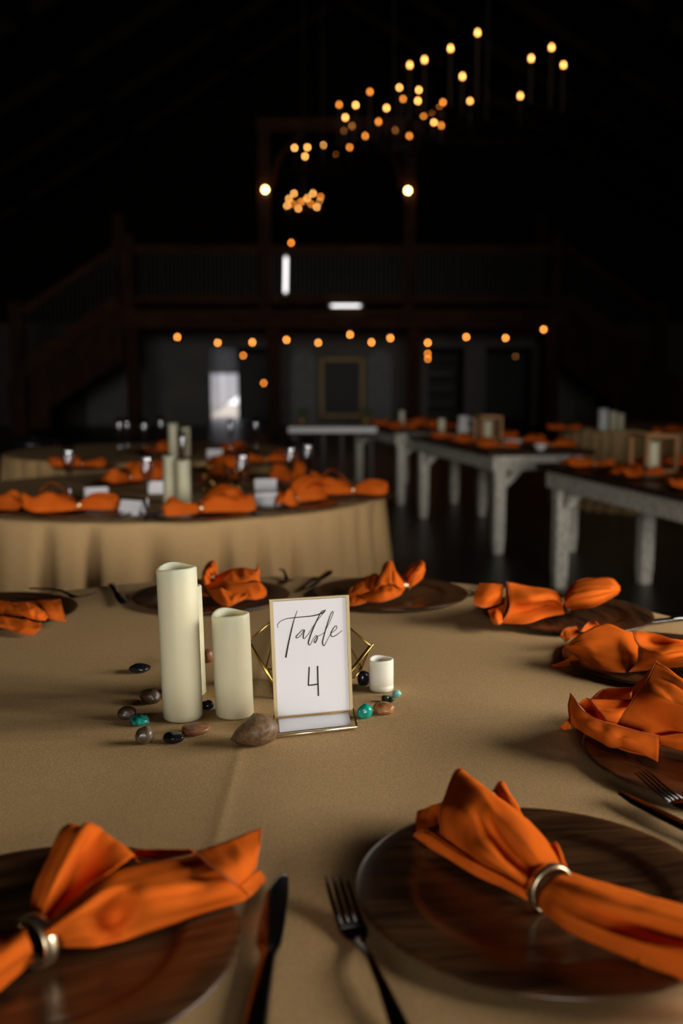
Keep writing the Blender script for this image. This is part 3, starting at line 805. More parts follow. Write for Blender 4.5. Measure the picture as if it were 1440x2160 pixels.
nG = napkin('napkin', [
    ([[(1202, 1527, .020), (1240, 1553, .018), (1290, 1575, .018), (1335, 1582, .018), (1387, 1607, .0155)],
      [(1198, 1492, .040), (1236, 1528, .038), (1285, 1551, .036), (1333, 1562, .034), (1389, 1580, .026)],
      [(1203, 1463, .058), (1232, 1502, .050), (1280, 1526, .045), (1330, 1540, .042), (1388, 1555, .038)]], ('r1',)),
    ([[(1278, 1521, .034), (1263, 1498, .044), (1246, 1476, .054)], [(1300, 1526, .030), (1292, 1502, .038), (1284, 1476, .052)], [(1335, 1528, .024), (1332, 1504, .030), (1332, 1476, .045)]], ('r0',)),
    ([[(1219, 1484, .044), (1236, 1473, .052), (1248, 1477, .053)], [(1232, 1497, .026), (1250, 1495, .026), (1266, 1504, .034)], [(1240, 1515, .016), (1256, 1515, .016), (1276, 1522, .02)]], ()),
    ([[(1246, 1476, .030), (1262, 1460, .038), (1285, 1452, .042), (1332, 1450, .044)], [(1250, 1482, .018), (1266, 1474, .024), (1288, 1470, .026), (1332, 1468, .030)], [(1256, 1490, .012), (1270, 1486, .014), (1292, 1485, .014), (1335, 1485, .016)]], ('r0',)),
    ([[(1384, 1395, .088), (1371, 1420, .080), (1352, 1455, .068), (1325, 1490, .052), (1302, 1528, .033)],
      [(1412, 1413, .086), (1402, 1436, .080), (1384, 1466, .078), (1360, 1505, .050), (1345, 1541, .030)],
      [(1445, 1438, .082), (1436, 1458, .078), (1424, 1482, .076), (1406, 1520, .046), (1395, 1552, .026)],
      [(1500, 1470, .072), (1490, 1490, .070), (1480, 1512, .064), (1466, 1540, .042), (1450, 1565, .022)],
      [(1560, 1515, .046), (1553, 1527, .046), (1546, 1538, .046), (1532, 1556, .034), (1520, 1576, .016)]], ('r0',)),
    ([[(1384, 1396, .087), (1355, 1452, .068), (1326, 1489, .051)], [(1362, 1424, .066), (1345, 1462, .050), (1330, 1490, .040)], [(1334, 1450, .042), (1332, 1470, .032), (1330, 1486, .024)]], ()),
    ([[(1388, 1553, .030), (1440, 1547, .036), (1500, 1552, .032)], [(1390, 1562, .024), (1440, 1564, .028), (1500, 1572, .024)], [(1390, 1570, .013), (1440, 1584, .013), (1500, 1592, .013)]], ()),
    ([[(1180, 1533, .008), (1200, 1515, .024)], [(1183, 1537, .005), (1202, 1526, .016)], [(1188, 1540, .003), (1204, 1537, .008)]], ()),
    ([[(1540, 1530, .040), (1540, 1548, .044), (1530, 1566, .032), (1520, 1582, .014)], [(1620, 1540, .050), (1620, 1560, .058), (1610, 1590, .04), (1600, 1615, .014)], [(1690, 1570, .040), (1690, 1590, .042), (1685, 1610, .03), (1680, 1630, .014)]], ()),
    ([[(1206, 1528, .019), (1290, 1573, .0165), (1384, 1600, .0145)], [(1228, 1520, .015), (1302, 1548, .014), (1392, 1572, .014)], [(1262, 1506, .013), (1322, 1524, .014), (1404, 1550, .014)]], ()),
], NP('G'), 'h', label='orange napkin with a tall stitched peak on the right-hand charger', category='napkin', group='orange napkins on the near table')
nF = napkin('napkin', [
    ([[(1192, 1361, .034), (1192, 1364, .032), (1194, 1366, .028)], [(1228, 1335, .050), (1225, 1358, .042), (1226, 1386, .022)],
      [(1275, 1316, .060), (1270, 1360, .042), (1268, 1411, .018)], [(1318, 1329, .054), (1315, 1370, .034), (1312, 1417, .016)], [(1346, 1336, .044), (1345, 1375, .018), (1340, 1412, .013)]], ('c1',)),
    ([[(1335, 1331, .058), (1341, 1350, .052), (1351, 1370, .044), (1347, 1394, .030), (1325, 1418, .015)],
      [(1385, 1337, .055), (1386, 1358, .040), (1390, 1376, .050), (1390, 1396, .034), (1370, 1413, .013)],
      [(1420, 1348, .050), (1424, 1358, .042), (1426, 1372, .050), (1430, 1390, .038), (1420, 1408, .013)],
      [(1480, 1353, .040), (1480, 1362, .040), (1480, 1375, .042), (1480, 1390, .030), (1475, 1404, .013)]], ('r0',)),
    ([[(1181, 1340, .028), (1192, 1326, .038), (1215, 1322, .040)], [(1186, 1348, .022), (1198, 1337, .030), (1220, 1332, .032)], [(1192, 1354, .016), (1205, 1347, .022), (1226, 1340, .024)]], ('r0',)),
    ([[(1224, 1332, .036), (1240, 1314, .044), (1257, 1312, .046)], [(1236, 1336, .030), (1250, 1325, .034), (1266, 1320, .036)], [(1244, 1342, .022), (1260, 1335, .026), (1276, 1328, .028)]], ('r0',)),
    ([[(1162, 1402, .004), (1185, 1396, .012), (1208, 1380, .022)], [(1163, 1404, .003), (1190, 1400, .007), (1220, 1389, .014)], [(1164, 1406, .002), (1194, 1404, .003), (1232, 1396, .006)]], ('r1',)),
    ([[(1470, 1352, .04), (1470, 1374, .045), (1468, 1404, .013)], [(1550, 1345, .05), (1550, 1375, .055), (1550, 1412, .013)], [(1620, 1360, .04), (1620, 1382, .042), (1620, 1410, .013)]], ()),
], NP('F'), 'h', label='orange napkin with a scrolled stitched edge, between the peaked and back-right ones', category='napkin', group='orange napkins on the near table')
nE = napkin('napkin', [
    ([[(1190, 1257, 1.93), (1189, 1264, 1.89), (1191, 1278, 1.88), (1195, 1289, 1.90)],
      [(1210, 1230, 1.96), (1207, 1245, 1.88), (1212, 1268, 1.86), (1215, 1287, 1.90)],
      [(1252, 1220, 1.96), (1250, 1238, 1.88), (1250, 1262, 1.86), (1245, 1283, 1.91)],
      [(1288, 1220, 1.96), (1288, 1237, 1.90), (1284, 1252, 1.89), (1278, 1269, 1.94)],
      [(1306, 1236, 1.96), (1307, 1240, 1.94), (1306, 1247, 1.94), (1302, 1254, 1.96)]], ()),
    ([[(1190, 1257, 1.93), (1191, 1264, 1.96), (1193, 1278, 1.96), (1195, 1289, 1.92)],
      [(1210, 1230, 1.96), (1212, 1245, 2.00), (1214, 1268, 1.98), (1215, 1285, 1.92)],
      [(1252, 1220, 1.96), (1252, 1238, 2.02), (1250, 1262, 2.00), (1245, 1281, 1.93)],
      [(1306, 1236, 1.96), (1306, 1240, 2.0), (1305, 1247, 1.98), (1302, 1254, 1.96)]], ()),
    ([[(1188, 1256, 1.93), (1185, 1267, 1.88), (1186, 1280, 1.88), (1190, 1295, 1.895)],
      [(1162, 1243, 1.94), (1158, 1260, 1.86), (1160, 1274, 1.90), (1150, 1303, 1.865)],
      [(1120, 1237, 1.93), (1118, 1262, 1.84), (1112, 1284, 1.88), (1108, 1316, 1.82)],
      [(1068, 1227, 1.90), (1074, 1258, 1.86), (1074, 1285, 1.85), (1058, 1314, 1.83)]], ('r1',)),
    ([[(1012, 1231, 1.91), (1035, 1231, 1.90), (1062, 1233, 1.90)], [(1001, 1253, 1.87), (1030, 1258, 1.85), (1060, 1255, 1.88)], [(1000, 1275, 1.85), (1022, 1281, 1.85), (1056, 1272, 1.89)]], ('c0', 'r1')),
    ([[(1028, 1287, 1.86), (1045, 1280, 1.88), (1064, 1274, 1.90)], [(1034, 1304, 1.83), (1048, 1300, 1.82), (1064, 1293, 1.88)], [(1040, 1316, 1.82), (1052, 1317, 1.81), (1062, 1308, 1.84)]], ('r1',)),
    ([[(1068, 1228, 1.91), (1066, 1260, 1.90), (1060, 1300, 1.86)], [(1110, 1240, 2.0), (1110, 1258, 2.0), (1110, 1262, 1.99)], [(1180, 1258, 1.97), (1180, 1266, 1.97), (1180, 1272, 1.96)]], ()),
], NP('E'), 'd', label='bright orange napkin drawn through a ring on the back-right charger', category='napkin', group='orange napkins on the near table')
nC = napkin('napkin', [
    ([[(855, 1226, 2.13), (858, 1232, 2.10), (862, 1241, 2.09)], [(854, 1208, 2.15), (867, 1217, 2.07), (877, 1232, 2.09)], [(868, 1191, 2.15), (881, 1202, 2.07), (890, 1220, 2.10)], [(886, 1181, 2.14), (893, 1186, 2.11), (897, 1202, 2.11)]], ()),
    ([[(855, 1226, 2.13), (858, 1232, 2.15), (862, 1240, 2.11)], [(854, 1208, 2.15), (868, 1217, 2.19), (877, 1231, 2.12)], [(868, 1191, 2.15), (882, 1202, 2.2), (890, 1219, 2.13)], [(886, 1181, 2.14), (893, 1186, 2.14), (897, 1202, 2.12)]], ()),
    ([[(800, 1234, 2.11), (803, 1212, 2.12), (808, 1191, 2.12), (820, 1183, 2.12), (829, 1191, 2.12), (836, 1206, 2.12), (853, 1222, 2.12)],
      [(790, 1242, 2.04), (800, 1220, 2.06), (814, 1207, 2.07), (824, 1202, 2.08), (830, 1208, 2.07), (838, 1218, 2.06), (852, 1232, 2.08)],
      [(785, 1250, 2.03), (800, 1236, 2.03), (814, 1232, 2.04), (824, 1232, 2.04), (832, 1234, 2.04), (840, 1238, 2.04), (852, 1242, 2.06)]], ('r0',)),
    ([[(738, 1243, 2.05), (760, 1225, 2.10), (785, 1212, 2.13), (798, 1212, 2.13)], [(734, 1252, 2.03), (760, 1240, 2.05), (785, 1228, 2.07), (797, 1220, 2.10)], [(738, 1259, 2.02), (762, 1252, 2.02), (786, 1242, 2.04), (797, 1230, 2.07)]], ('r0',)),
    ([[(757, 1256, 2.03), (790, 1238, 2.06), (820, 1228, 2.08), (855, 1241, 2.10)], [(764, 1264, 2.01), (798, 1254, 2.00), (825, 1246, 2.01), (850, 1247, 2.06)], [(765, 1269, 2.01), (800, 1270, 1.99), (830, 1262, 2.01), (845, 1254, 2.04)]], ('r1',)),
    ([[(712, 1256, 2.04), (745, 1258, 2.03), (770, 1262, 2.02)], [(714, 1268, 2.0), (746, 1268, 1.99), (771, 1267, 2.0)], [(720, 1280, 1.97), (748, 1277, 1.97), (772, 1271, 1.99)]], ('r1',)),
], NP('C'), 'd', label='orange napkin with a rabbit-ear loop behind the sign', category='napkin', group='orange napkins on the near table')
nD = napkin('napkin', [
    ([[(428, 1232, 2.08), (426, 1213, 2.10), (435, 1193, 2.11), (450, 1183, 2.11), (459, 1192, 2.12)], [(434, 1234, 2.03), (432, 1217, 2.03), (441, 1203, 2.04), (452, 1198, 2.06), (457, 1204, 2.1)], [(446, 1230, 2.06), (444, 1222, 2.08), (448, 1214, 2.09), (453, 1212, 2.10), (456, 1214, 2.11)]], ('r0',)),
    ([[(452, 1217, 2.10), (480, 1203, 2.11), (508, 1198, 2.11), (538, 1201, 2.10), (545, 1189, 2.10)], [(454, 1226, 2.06), (482, 1216, 2.06), (510, 1212, 2.06), (537, 1212, 2.07), (547, 1214, 2.09)], [(456, 1234, 2.04), (484, 1230, 2.03), (512, 1228, 2.03), (537, 1224, 2.05), (548, 1230, 2.07)]], ('r0', 'c1')),
    ([[(430, 1230, 2.07), (470, 1226, 2.04), (510, 1230, 2.02), (546, 1228, 2.05), (561, 1244, 2.05)], [(436, 1243, 2.04), (470, 1243, 1.99), (510, 1247, 1.98), (544, 1250, 1.99), (561, 1254, 2.02)], [(446, 1258, 2.01), (478, 1262, 1.97), (515, 1264, 1.97), (540, 1265, 1.98), (553, 1262, 2.0)]], ('c1',)),
    ([[(440, 1245, 2.0), (465, 1240, 1.975), (490, 1250, 1.98), (522, 1246, 1.985)], [(448, 1260, 1.975), (472, 1262, 1.95), (496, 1262, 1.955), (520, 1255, 1.97)], [(458, 1270, 1.96), (478, 1281, 1.94), (498, 1272, 1.95), (516, 1262, 1.97)]], ('r1',)),
    ([[(425, 1234, 2.08), (415, 1238, 2.09), (398, 1240, 2.10)], [(428, 1246, 2.06), (412, 1248, 2.07), (395, 1248, 2.08)], [(440, 1256, 2.03), (415, 1255, 2.04), (396, 1254, 2.05)]], ()),
], NP('D'), 'd', label='rust orange napkin crumpled behind the tall candle', category='napkin', group='orange napkins on the near table')
nH = napkin('napkin', [
    ([[(20, 1272, 1.97), (80, 1267, 1.95), (126, 1264, 1.93)], [(60, 1284, 1.91), (96, 1287, 1.88), (132, 1287, 1.89)], [(95, 1303, 1.87), (115, 1308, 1.86), (140, 1311, 1.86)]], ('c1',)),
    ([[(36, 1276, 1.90), (60, 1272, 1.89), (90, 1289, 1.87), (101, 1301, 1.86)], [(37, 1288, 1.87), (60, 1289, 1.85), (82, 1298, 1.85), (98, 1306, 1.855)], [(46, 1298, 1.86), (62, 1304, 1.85), (80, 1308, 1.85), (95, 1309, 1.855)]], ('r0',)),
    ([[(-40, 1298, 1.87), (0, 1301, 1.85), (50, 1307, 1.84), (87, 1317, 1.83)], [(-40, 1312, 1.84), (0, 1316, 1.82), (45, 1322, 1.80), (86, 1326, 1.80)], [(-40, 1318, 1.83), (0, 1322, 1.82), (40, 1335, 1.79), (68, 1340, 1.785)]], ('r1', 'c1')),
    ([[(-60, 1266, 2.0), (0, 1268, 1.99), (40, 1272, 1.97)], [(-60, 1285, 1.93), (0, 1288, 1.91), (40, 1288, 1.91)], [(-60, 1302, 1.89), (0, 1303, 1.88), (45, 1300, 1.88)]], ()),
], NP('H'), 'd', label='shadowed orange napkin at the far end of the near table', category='napkin', group='orange napkins on the near table')
# gold rings around the napkins
def napkin_ring(par, c, axis, r, w=.010, squash=1.0):
    ax = Vector(axis).normalized(); s1 = ax.cross(Vector((0, 0, 1))).normalized(); s2 = s1.cross(ax)
    mb = MB(); n = 40; prof = [(r, -w / 2), (r + .0016, -w / 2 + .001), (r + .002, 0), (r + .0016, w / 2 - .001), (r, w / 2), (r - .0008, 0)]
    vs = []; k = len(prof)
    for j in range(n):
        a = 2 * math.pi * j / n
        for (q, t) in prof: vs.append(Vector(c) + s1 * q * math.cos(a) + s2 * q * math.sin(a) * squash + ax * t)
    fs = [(j * k + i, j * k + (i + 1) % k, ((j + 1) % n) * k + (i + 1) % k, ((j + 1) % n) * k + i) for j in range(n) for i in range(k)]
    build(mb.add(vs, fs), 'napkin_ring', M['champagne'], parent=par, smooth=True, label='slim gold napkin ring')
axA = P(1240, 1915, .03) - P(1090, 1800, .03)
napkin_ring(nA, P(1160, 1874, .024), axA, .0200)
napkin_ring(nB, P(76, 1985, .027), P(150, 1950, .03) - P(0, 2030, .03), .0190, .013)
napkin_ring(nE, D(1193, 1274, 1.905), Vector((1, .12, 0)), .0155)
napkin_ring(nC, D(857, 1234, 2.105), Vector((1, .3, .3)), .0115, .008)

# ------------------------------------------------------------------ cutlery
def strip(mb, secs, n=8):
    o = len(mb.v); k = len(secs)
    for (x, y, z, hw, ht) in secs:
        for j in range(n):
            a = 2 * math.pi * j / n
            ca, sa = math.cos(a), math.sin(a)
            mb.v.append(Vector((x, y + hw * math.copysign(abs(ca) ** .7, ca), z + ht * math.copysign(abs(sa) ** .7, sa))))
    for i in range(k - 1):
        for j in range(n):
            j2 = (j + 1) % n
            mb.f.append((o + i * n + j, o + i * n + j2, o + (i + 1) * n + j2, o + (i + 1) * n + j))
    mb.f.append(tuple(o + j for j in reversed(range(n)))); mb.f.append(tuple(o + (k - 1) * n + j for j in range(n)))
CUT = {}
def cutlery(kind, tip, end, **tags):
    """fork or knife lying from tip to handle end"""
    tip, end = Vector(tip), Vector(end)
    d = end - tip; rz = math.atan2(d.y, d.x)
    if kind not in CUT:
        mb = MB()
        if kind == 'fork':
            for y in (-.0090, -.0030, .0030, .0090):
                strip(mb, [(.000, y * .95, .0190, .0010, .0006), (.012, y, .0150, .0016, .0009), (.030, y, .0085, .0019, .0010), (.050, y, .0040, .0021, .0011)])
            strip(mb, [(.049, 0, .0042, .0112, .0011), (.058, 0, .0028, .0118, .0012), (.066, 0, .0024, .0100, .0013), (.074, 0, .0034, .0060, .0016), (.084, 0, .0062, .0036, .0020), (.105, 0, .0105, .0032, .0022), (.140, 0, .0098, .0045, .0019), (.175, 0, .0062, .0070, .0016), (.198, 0, .0036, .0085, .0014), (.206, 0, .0030, .0060, .0012), (.209, 0, .0030, .0015, .0008)])
        else:
            strip(mb, [(.000, .004, .0090, .0012, .0005), (.006, .002, .0088, .0055, .0007), (.030, 0, .0082, .0095, .0008), (.075, 0, .0074, .0105, .0010), (.100, 0, .0068, .0100, .0012), (.108, .001, .0066, .0075, .0020), (.113, .001, .0064, .0062, .0034), (.120, .001, .0060, .0062, .0040), (.160, 0, .0050, .0080, .0042), (.205, 0, .0046, .0098, .0040), (.225, 0, .0044, .0090, .0036), (.232, 0, .0042, .0050, .0026)])
        CUT[kind] = build(mb, 'table_' + kind, M['steel'], origin=(0, 0, 0), smooth=True)
        o = CUT[kind]; o.location = tip; o.rotation_euler = (0, 0, rz); setp(o, **tags)
        return o
    return dup(CUT[kind], tip, rz, **tags)
tb = Vector((0, 0, .0008))
GC = 'cutlery on the near table'
cutlery('fork', P(707, 1848, .019) - Vector((0, 0, .019)) + tb, P(850, 2200, 0), label='front fork with its tines beside the large front charger', category='fork', group=GC)
cutlery('knife', P(592, 1850, .006) - Vector((0, 0, .006)) + tb, P(522, 2260, 0), label='front knife reflecting orange, next to the loop-folded napkin', category='knife', group=GC)
cutlery('knife', P(1298, 1676, .006) - Vector((0, 0, .006)) + tb, P(1446, 1760, 0), label='dark knife between the two right-hand front chargers', category='knife', group=GC)
cutlery('fork', P(1350, 1645, .019) - Vector((0, 0, .010)) + tb, P(1440, 1722, 0), label='fork leaning by the charger of the peaked napkin', category='fork', group=GC)
s_ = P(1322, 1326, 0); e = P(1433, 1311, 0)
cutlery('knife', s_ + tb, e, label='knife with curved handle at the right rim by the back-right charger', category='knife', group=GC)
cutlery('fork', P(612, 1240, 0) + tb, P(597, 1212, 0), label='dark fork between the two back chargers, next to the crumpled napkin', category='fork', group=GC)
cutlery('knife', P(645, 1252, 0) + tb, P(690, 1214, 0), label='dark knife peeking over the top of the sign', category='knife', group=GC)
cutlery('knife', P(262, 1284, 0) + tb, P(236, 1240, 0), label='dark knife lying left of the tall candle toward the back rim', category='knife', group=GC)
cutlery('fork', P(200, 1258, .019) - Vector((0, 0, .012)) + tb, P(60, 1250, 0), label='fork with tines past the shadowed charger', category='fork', group=GC)
cutlery('fork', P(994, 1266, 0) + tb, P(1045, 1226, 0), label='dark fork behind the back-right napkin', category='fork', group=GC)

# ------------------------------------------------------------------ flameless candles
def candle(c, r, h, shear, material, ph, amp, base=False, wick=False, **tags):
    c = Vector(c)
    n = 64
    ri = r * .80
    prof = [(r * .93, 0), (r, .0025)]
    if base: prof += [(r * 1.0, h * .17), (r * .965, h * .175), (r * .965, h * .19), (r * .99, h * .2)]
    prof += [(r, h * .5), (r, h - .004), (r * .985, h - .0012), (r * .94, h), (ri, h - .001), (ri * .96, h - .010), (ri * .9, h - .022), (ri * .3, h - .024), (.0005, h - .024)]
    wl = {k for k, (q, z) in enumerate(prof) if z > h * .55}
    def fn(p, k, a):
        z = p.z
        if k in wl:
            f = 1 if prof[k][1] > h - .0095 else .35
            z += f * amp * (math.sin(2 * a + ph) + .45 * math.sin(a * 3 + ph * 2.1) + .3 * math.sin(a + 1))
        wob = 1 + .008 * math.sin(2 * a + z * 30)
        return Vector((p.x * wob + shear * z, p.y * wob, z))
    o = build(MB().lathe(prof, n, c, fn, cap=False), 'led_candle', material, origin=c, smooth=True, **tags)
    build(MB().tube([c + Vector((shear * h, 0, h - .026)), c + Vector((shear * h, 0, h - .012)), c + Vector((shear * h + .001, 0, h - .008))], [.0016, .0022, .0006], 8), 'wick', M['wick'], parent=o, smooth=True)
    return o
CG = 'flameless candles on the near table'
lift = Vector((0, 0, .0008))
candle(P(386, 1513) + lift, .0272, .210, -.022, M['wax'], 3.7, .0020, label='tallest ivory pillar candle on the near table', category='candle', group=CG)
candle(P(397, 1464) + lift, .0262, .163, -.022, M['wax'], 3.6, .002, label='ivory pillar candle mostly hidden behind the tallest one', category='candle', group=CG)
candle(P(495, 1507) + lift, .0262, .1435, -.028, M['wax'], 3.5, .0020, label='medium ivory pillar candle between the tallest one and the sign', category='candle', group=CG)
candle(P(804, 1455) + lift, .0183, .0475, -.01, M['wax_white'], 3.5, .0010, base=True, label='little white votive candle right of the sign', category='candle', group=CG)

# ------------------------------------------------------------------ table sign: acrylic holder with gold edges
BL, BR = P(578, 1513, .013), P(743, 1498, .013)
TL = D(567, 1266, 1.312)
ex = (BR - BL); Wd = ex.length; ex = ex.normalized()
ey = TL - BL; Hd = ey.length; ey = ey.normalized()
nz = ex.cross(ey).normalized()
if nz.y > 0: nz = -nz
FLp, FRp = P(581, 1556, .0012), P(752, 1537, .0012)
sg = empty('table_sign', (BL + BR) / 2 - Vector((0, 0, .013)), label='upright white table number card in a clear gold-edged stand', category='sign')
def slab(mb, a, b, c, d, th, nn): # quad with thickness
    vs = [a, b, c, d]; vs += [p + nn * th for p in (a, b, c, d)]
    mb.add(vs, [(3, 2, 1, 0), (4, 5, 6, 7), (0, 1, 5, 4), (1, 2, 6, 5), (2, 3, 7, 6), (3, 0, 4, 7)])
q0, q1, q2, q3 = BL, BL + ex * Wd, BL + ex * Wd + ey * Hd, BL + ey * Hd
mb = MB(); slab(mb, q0, q1, q2, q3, .0012, -nz); build(mb, 'back_panel', M['acrylic'], parent=sg)
mb = MB(); slab(mb, q0 + nz * .0012, q1 + nz * .0012, q2 + nz * .0012, q3 + nz * .0012, .0010, nz); build(mb, 'front_panel', M['acrylic'], parent=sg)
i0 = .0045
cd_ = MB(); slab(cd_, q0 + ex * i0 + ey * .001 + nz * .0003, q1 - ex * i0 + ey * .001 + nz * .0003, q2 - ex * i0 - ey * .002 + nz * .0003, q3 + ex * i0 - ey * .002 + nz * .0003, .0006, nz)
card = build(cd_, 'card', M['paper'], parent=sg, label='white printed card')
# gold edging round the panel, foot and front bar
g = .0017
for a, b, w in ((q0, q3, .0046), (q1, q2, .0046)):
    s = 1 if a is q0 else -1
    mb = MB().obox(a + nz * .0024 - ex * (0 if s == 1 else w), ex * w, ey * Hd, nz * .0006); build(mb, 'gold_edge', M['edge_gold'], parent=sg)
mb = MB().obox(q3 - nz * .0013 - ey * .001, ex * Wd, ey * .0022, nz * .0044); build(mb, 'gold_edge', M['edge_gold'], parent=sg)
mb = MB().obox(q0 - ey * .0012 + nz * .0023, ex * Wd, ey * .0024, nz * .0016); build(mb, 'gold_edge', M['gold'], parent=sg)
fe = (FLp - BL); fn_ = ex.cross(fe).normalized()
if fn_.z < 0: fn_ = -fn_
mb = MB(); slab(mb, BL, BR, FRp, FLp, .002, fn_); build(mb, 'foot', M['acrylic'], parent=sg)
mb = MB(); slab(mb, BL + ex * .006 + fe * .04 - fn_ * .002, BR - ex * .006 + fe * .04 - fn_ * .002, BR.lerp(FRp, .72) - ex * .006 - fn_ * .002, BL.lerp(FLp, .72) + ex * .006 - fn_ * .002, .0006, fn_); build(mb, 'foot_card', M['paper'], parent=sg)
build(MB().tube([FLp + Vector((0, 0, .0022)), FRp + Vector((0, 0, .0022))], .0024, 10), 'front_bar', M['champagne'], parent=sg, smooth=True)
for a, b in ((BL, FLp), (BR, FRp)): build(MB().beam(a + fn_ * .0022, b + fn_ * .0022, .0026, .0026), 'gold_edge', M['gold'], parent=sg)
build(MB().obox(Vector((BL.x, BL.y, TOP + .001)) - Vector((0, 0, 0)), ex * Wd, Vector((0, 0, 1)) * (BL.z - TOP - .0015), Vector((-ex.y, ex.x, 0)) * .0015), 'back_lip', M['acrylic'], parent=sg)
# lettering: brush strokes lying on the card
def on_card(cx, cy):
    d = D(520 + cx / 4.5, 1240 + cy / 4.5, 1.0) - CAM
    o_ = q0 + nz * .0011
    return CAM + d * ((o_ - CAM).dot(nz) / d.dot(nz))
def stroke(mb, pts, ws, k=8):
    ps = resample([on_card(*p) for p in pts], k)
    wv = resample([Vector((w, 0, 0)) for w in ws], k) if len(ws) > 1 else [Vector((ws[0], 0, 0))] * len(ps)
    L, Rr = [], []
    for i, p in enumerate(ps):
        d = (ps[min(i + 1, len(ps) - 1)] - ps[max(i - 1, 0)])
        if d.length < 1e-9: d = ex
        s = nz.cross(d.normalized()) * (max(.15, wv[i].x) * .5 * 1.75 / F / 4.5)
        L.append(p + s); Rr.append(p - s)
    o = len(mb.v); n_ = len(ps)
    mb.v += L + Rr + [p + nz * .00012 for p in L] + [p + nz * .00012 for p in Rr]
    for i in range(n_ - 1):
        mb.f.append((o + 2 * n_ + i, o + 3 * n_ + i, o + 3 * n_ + i + 1, o + 2 * n_ + i + 1))
        mb.f.append((o + i, o + i + 1, o + n_ + i + 1, o + n_ + i))
tx = MB()
stroke(tx, [(300, 378), (293, 352), (325, 315), (380, 293), (450, 283), (560, 273), (640, 263), (695, 247), (732, 230), (748, 206)], [3, 4, 4, 5, 6, 7, 8, 9, 11, 5])
stroke(tx, [(480, 217), (468, 250), (448, 310), (425, 400), (400, 510), (384, 590), (371, 662)], [4, 5, 7, 10, 11, 12, 12])
stroke(tx, [(553, 412), (532, 398), (500, 428), (470, 462), (478, 476), (512, 452), (548, 398), (540, 440), (537, 474), (552, 478), (588, 436)], [5, 5, 6, 8, 6, 5, 6, 9, 8, 5, 4])
stroke(tx, [(588, 436), (635, 360), (690, 285), (732, 232), (728, 216), (706, 232), (670, 300), (625, 400), (596, 480), (585, 525), (602, 541), (634, 480), (662, 452), (670, 478), (652, 518), (640, 506), (662, 468), (700, 448), (738, 424)], [4, 4, 4, 5, 6, 6, 8, 10, 10, 9, 5, 4, 5, 8, 9, 6, 5, 4, 4])
stroke(tx, [(738, 424), (775, 350), (806, 280), (821, 234), (812, 226), (794, 258), (760, 360), (732, 460), (720, 520), (736, 548), (768, 490), (804, 424)], [4, 4, 4, 5, 5, 6, 8, 9, 9, 6, 4, 4])
stroke(tx, [(804, 428), (838, 404), (857, 378), (846, 360), (820, 388), (798, 436), (812, 463), (852, 448), (906, 404)], [4, 4, 5, 5, 7, 8, 6, 5, 4])
stroke(tx, [(594, 750), (590, 830), (585, 924)], [10], 3)
stroke(tx, [(583, 925), (630, 921), (672, 914)], [10], 3)
stroke(tx, [(673, 741), (676, 880), (681, 1026)], [11], 3)
build(tx, 'lettering', M['ink'], parent=card, label='black handwritten table number')

# ------------------------------------------------------------------ brass and glass terrarium behind the sign
V = dict(R=D(781, 1362, 1.46), T1=D(700, 1293, 1.52), T2=D(590, 1296, 1.52), L=D(524, 1352, 1.46), F1=P(698, 1468, .003), F2=P(592, 1470, .003),
         K=D(763, 1410, 1.545), B=P(742, 1436, .003), KL=D(560, 1412, 1.545), BLk=P(580, 1432, .003))
def terrarium(V, org, label, fine=.0013):
    t = empty('terrarium', org, label=label, category='terrarium')
    faces = [('T1', 'R', 'F1'), ('T1', 'F1', 'F2', 'T2'), ('T2', 'F2', 'L'), ('R', 'K', 'B', 'F1'), ('T1', 'K', 'R'), ('T1', 'T2', 'KL', 'K'), ('T2', 'L', 'KL'), ('L', 'F2', 'BLk', 'KL'), ('K', 'KL', 'BLk', 'B'), ('F1', 'B', 'BLk', 'F2')]
    edges = set()
    for f in faces:
        c = sum((V[k] for k in f), Vector()) / len(f)
        if f != faces[1]:
            build(MB().add([c.lerp(V[k], .985) for k in f], [tuple(range(len(f)))]), 'pane', M['glass'], parent=t)
        for a, b in zip(f, f[1:] + f[:1]): edges.add(tuple(sorted((a, b))))
    for a, b in sorted(edges):
        build(MB().tube([V[a], V[b]], fine * (1.7 if (a, b) in (('F1', 'R'), ('F2', 'L')) else 1), 8), 'brass_edge', M['brass'], parent=t, smooth=True)
    # hinged lid frame standing just off the right facet
    o1 = Vector((.004, -.004, .004))
    build(MB().tube([V['R'] + o1, V['F1'] + o1], fine, 8), 'brass_edge', M['brass'], parent=t, smooth=True)
    return t
terrarium(V, P(645, 1455), 'faceted glass terrarium with gold edges right behind the sign')

# ------------------------------------------------------------------ pebbles scattered round the candles
def pebble(u, v, w, h, mk, yaw, label, seed, point=0.0, name='pebble'):
    s = (v - 797) / .467
    a = w / 2 / s; ph = TH + math.atan((v - 1080) / F)
    bq = a * .78
    c = math.sqrt(max((h / 2 / s) ** 2 - (bq * math.sin(ph)) ** 2, (.30 * a) ** 2)) / math.cos(ph)
    ctr = P(u, v, c * .92); ctr.z = TOP + c * .90
    org = Vector((ctr.x, ctr.y, TOP))
    sd = Vector((seed * 7.3, seed * 2.1, seed))
    cy, sy = math.cos(yaw), math.sin(yaw)
    def fn(p):
        q = p.normalized()
        k = 1 + .16 * noise.noise(q * 1.3 + sd) + .05 * noise.noise(q * 3.5 + sd)
        x = p.x * a * k; y = p.y * bq * k; z = p.z * c * (1 + .10 * noise.noise(q * 1.5 + sd))
        if point: f = 1 - point * max(0, -p.x); y *= f; z = (z + c) * f - c
        z = max(z, -.88 * c)
        return Vector((x * cy - y * sy, x * sy + y * cy, z))
    build(MB().ball(ctr, 1.0, 28, 18, (1, 1, 1), fn), name, M[mk], origin=org, smooth=True, label=label, category='stone', group='polished stones round the candles')
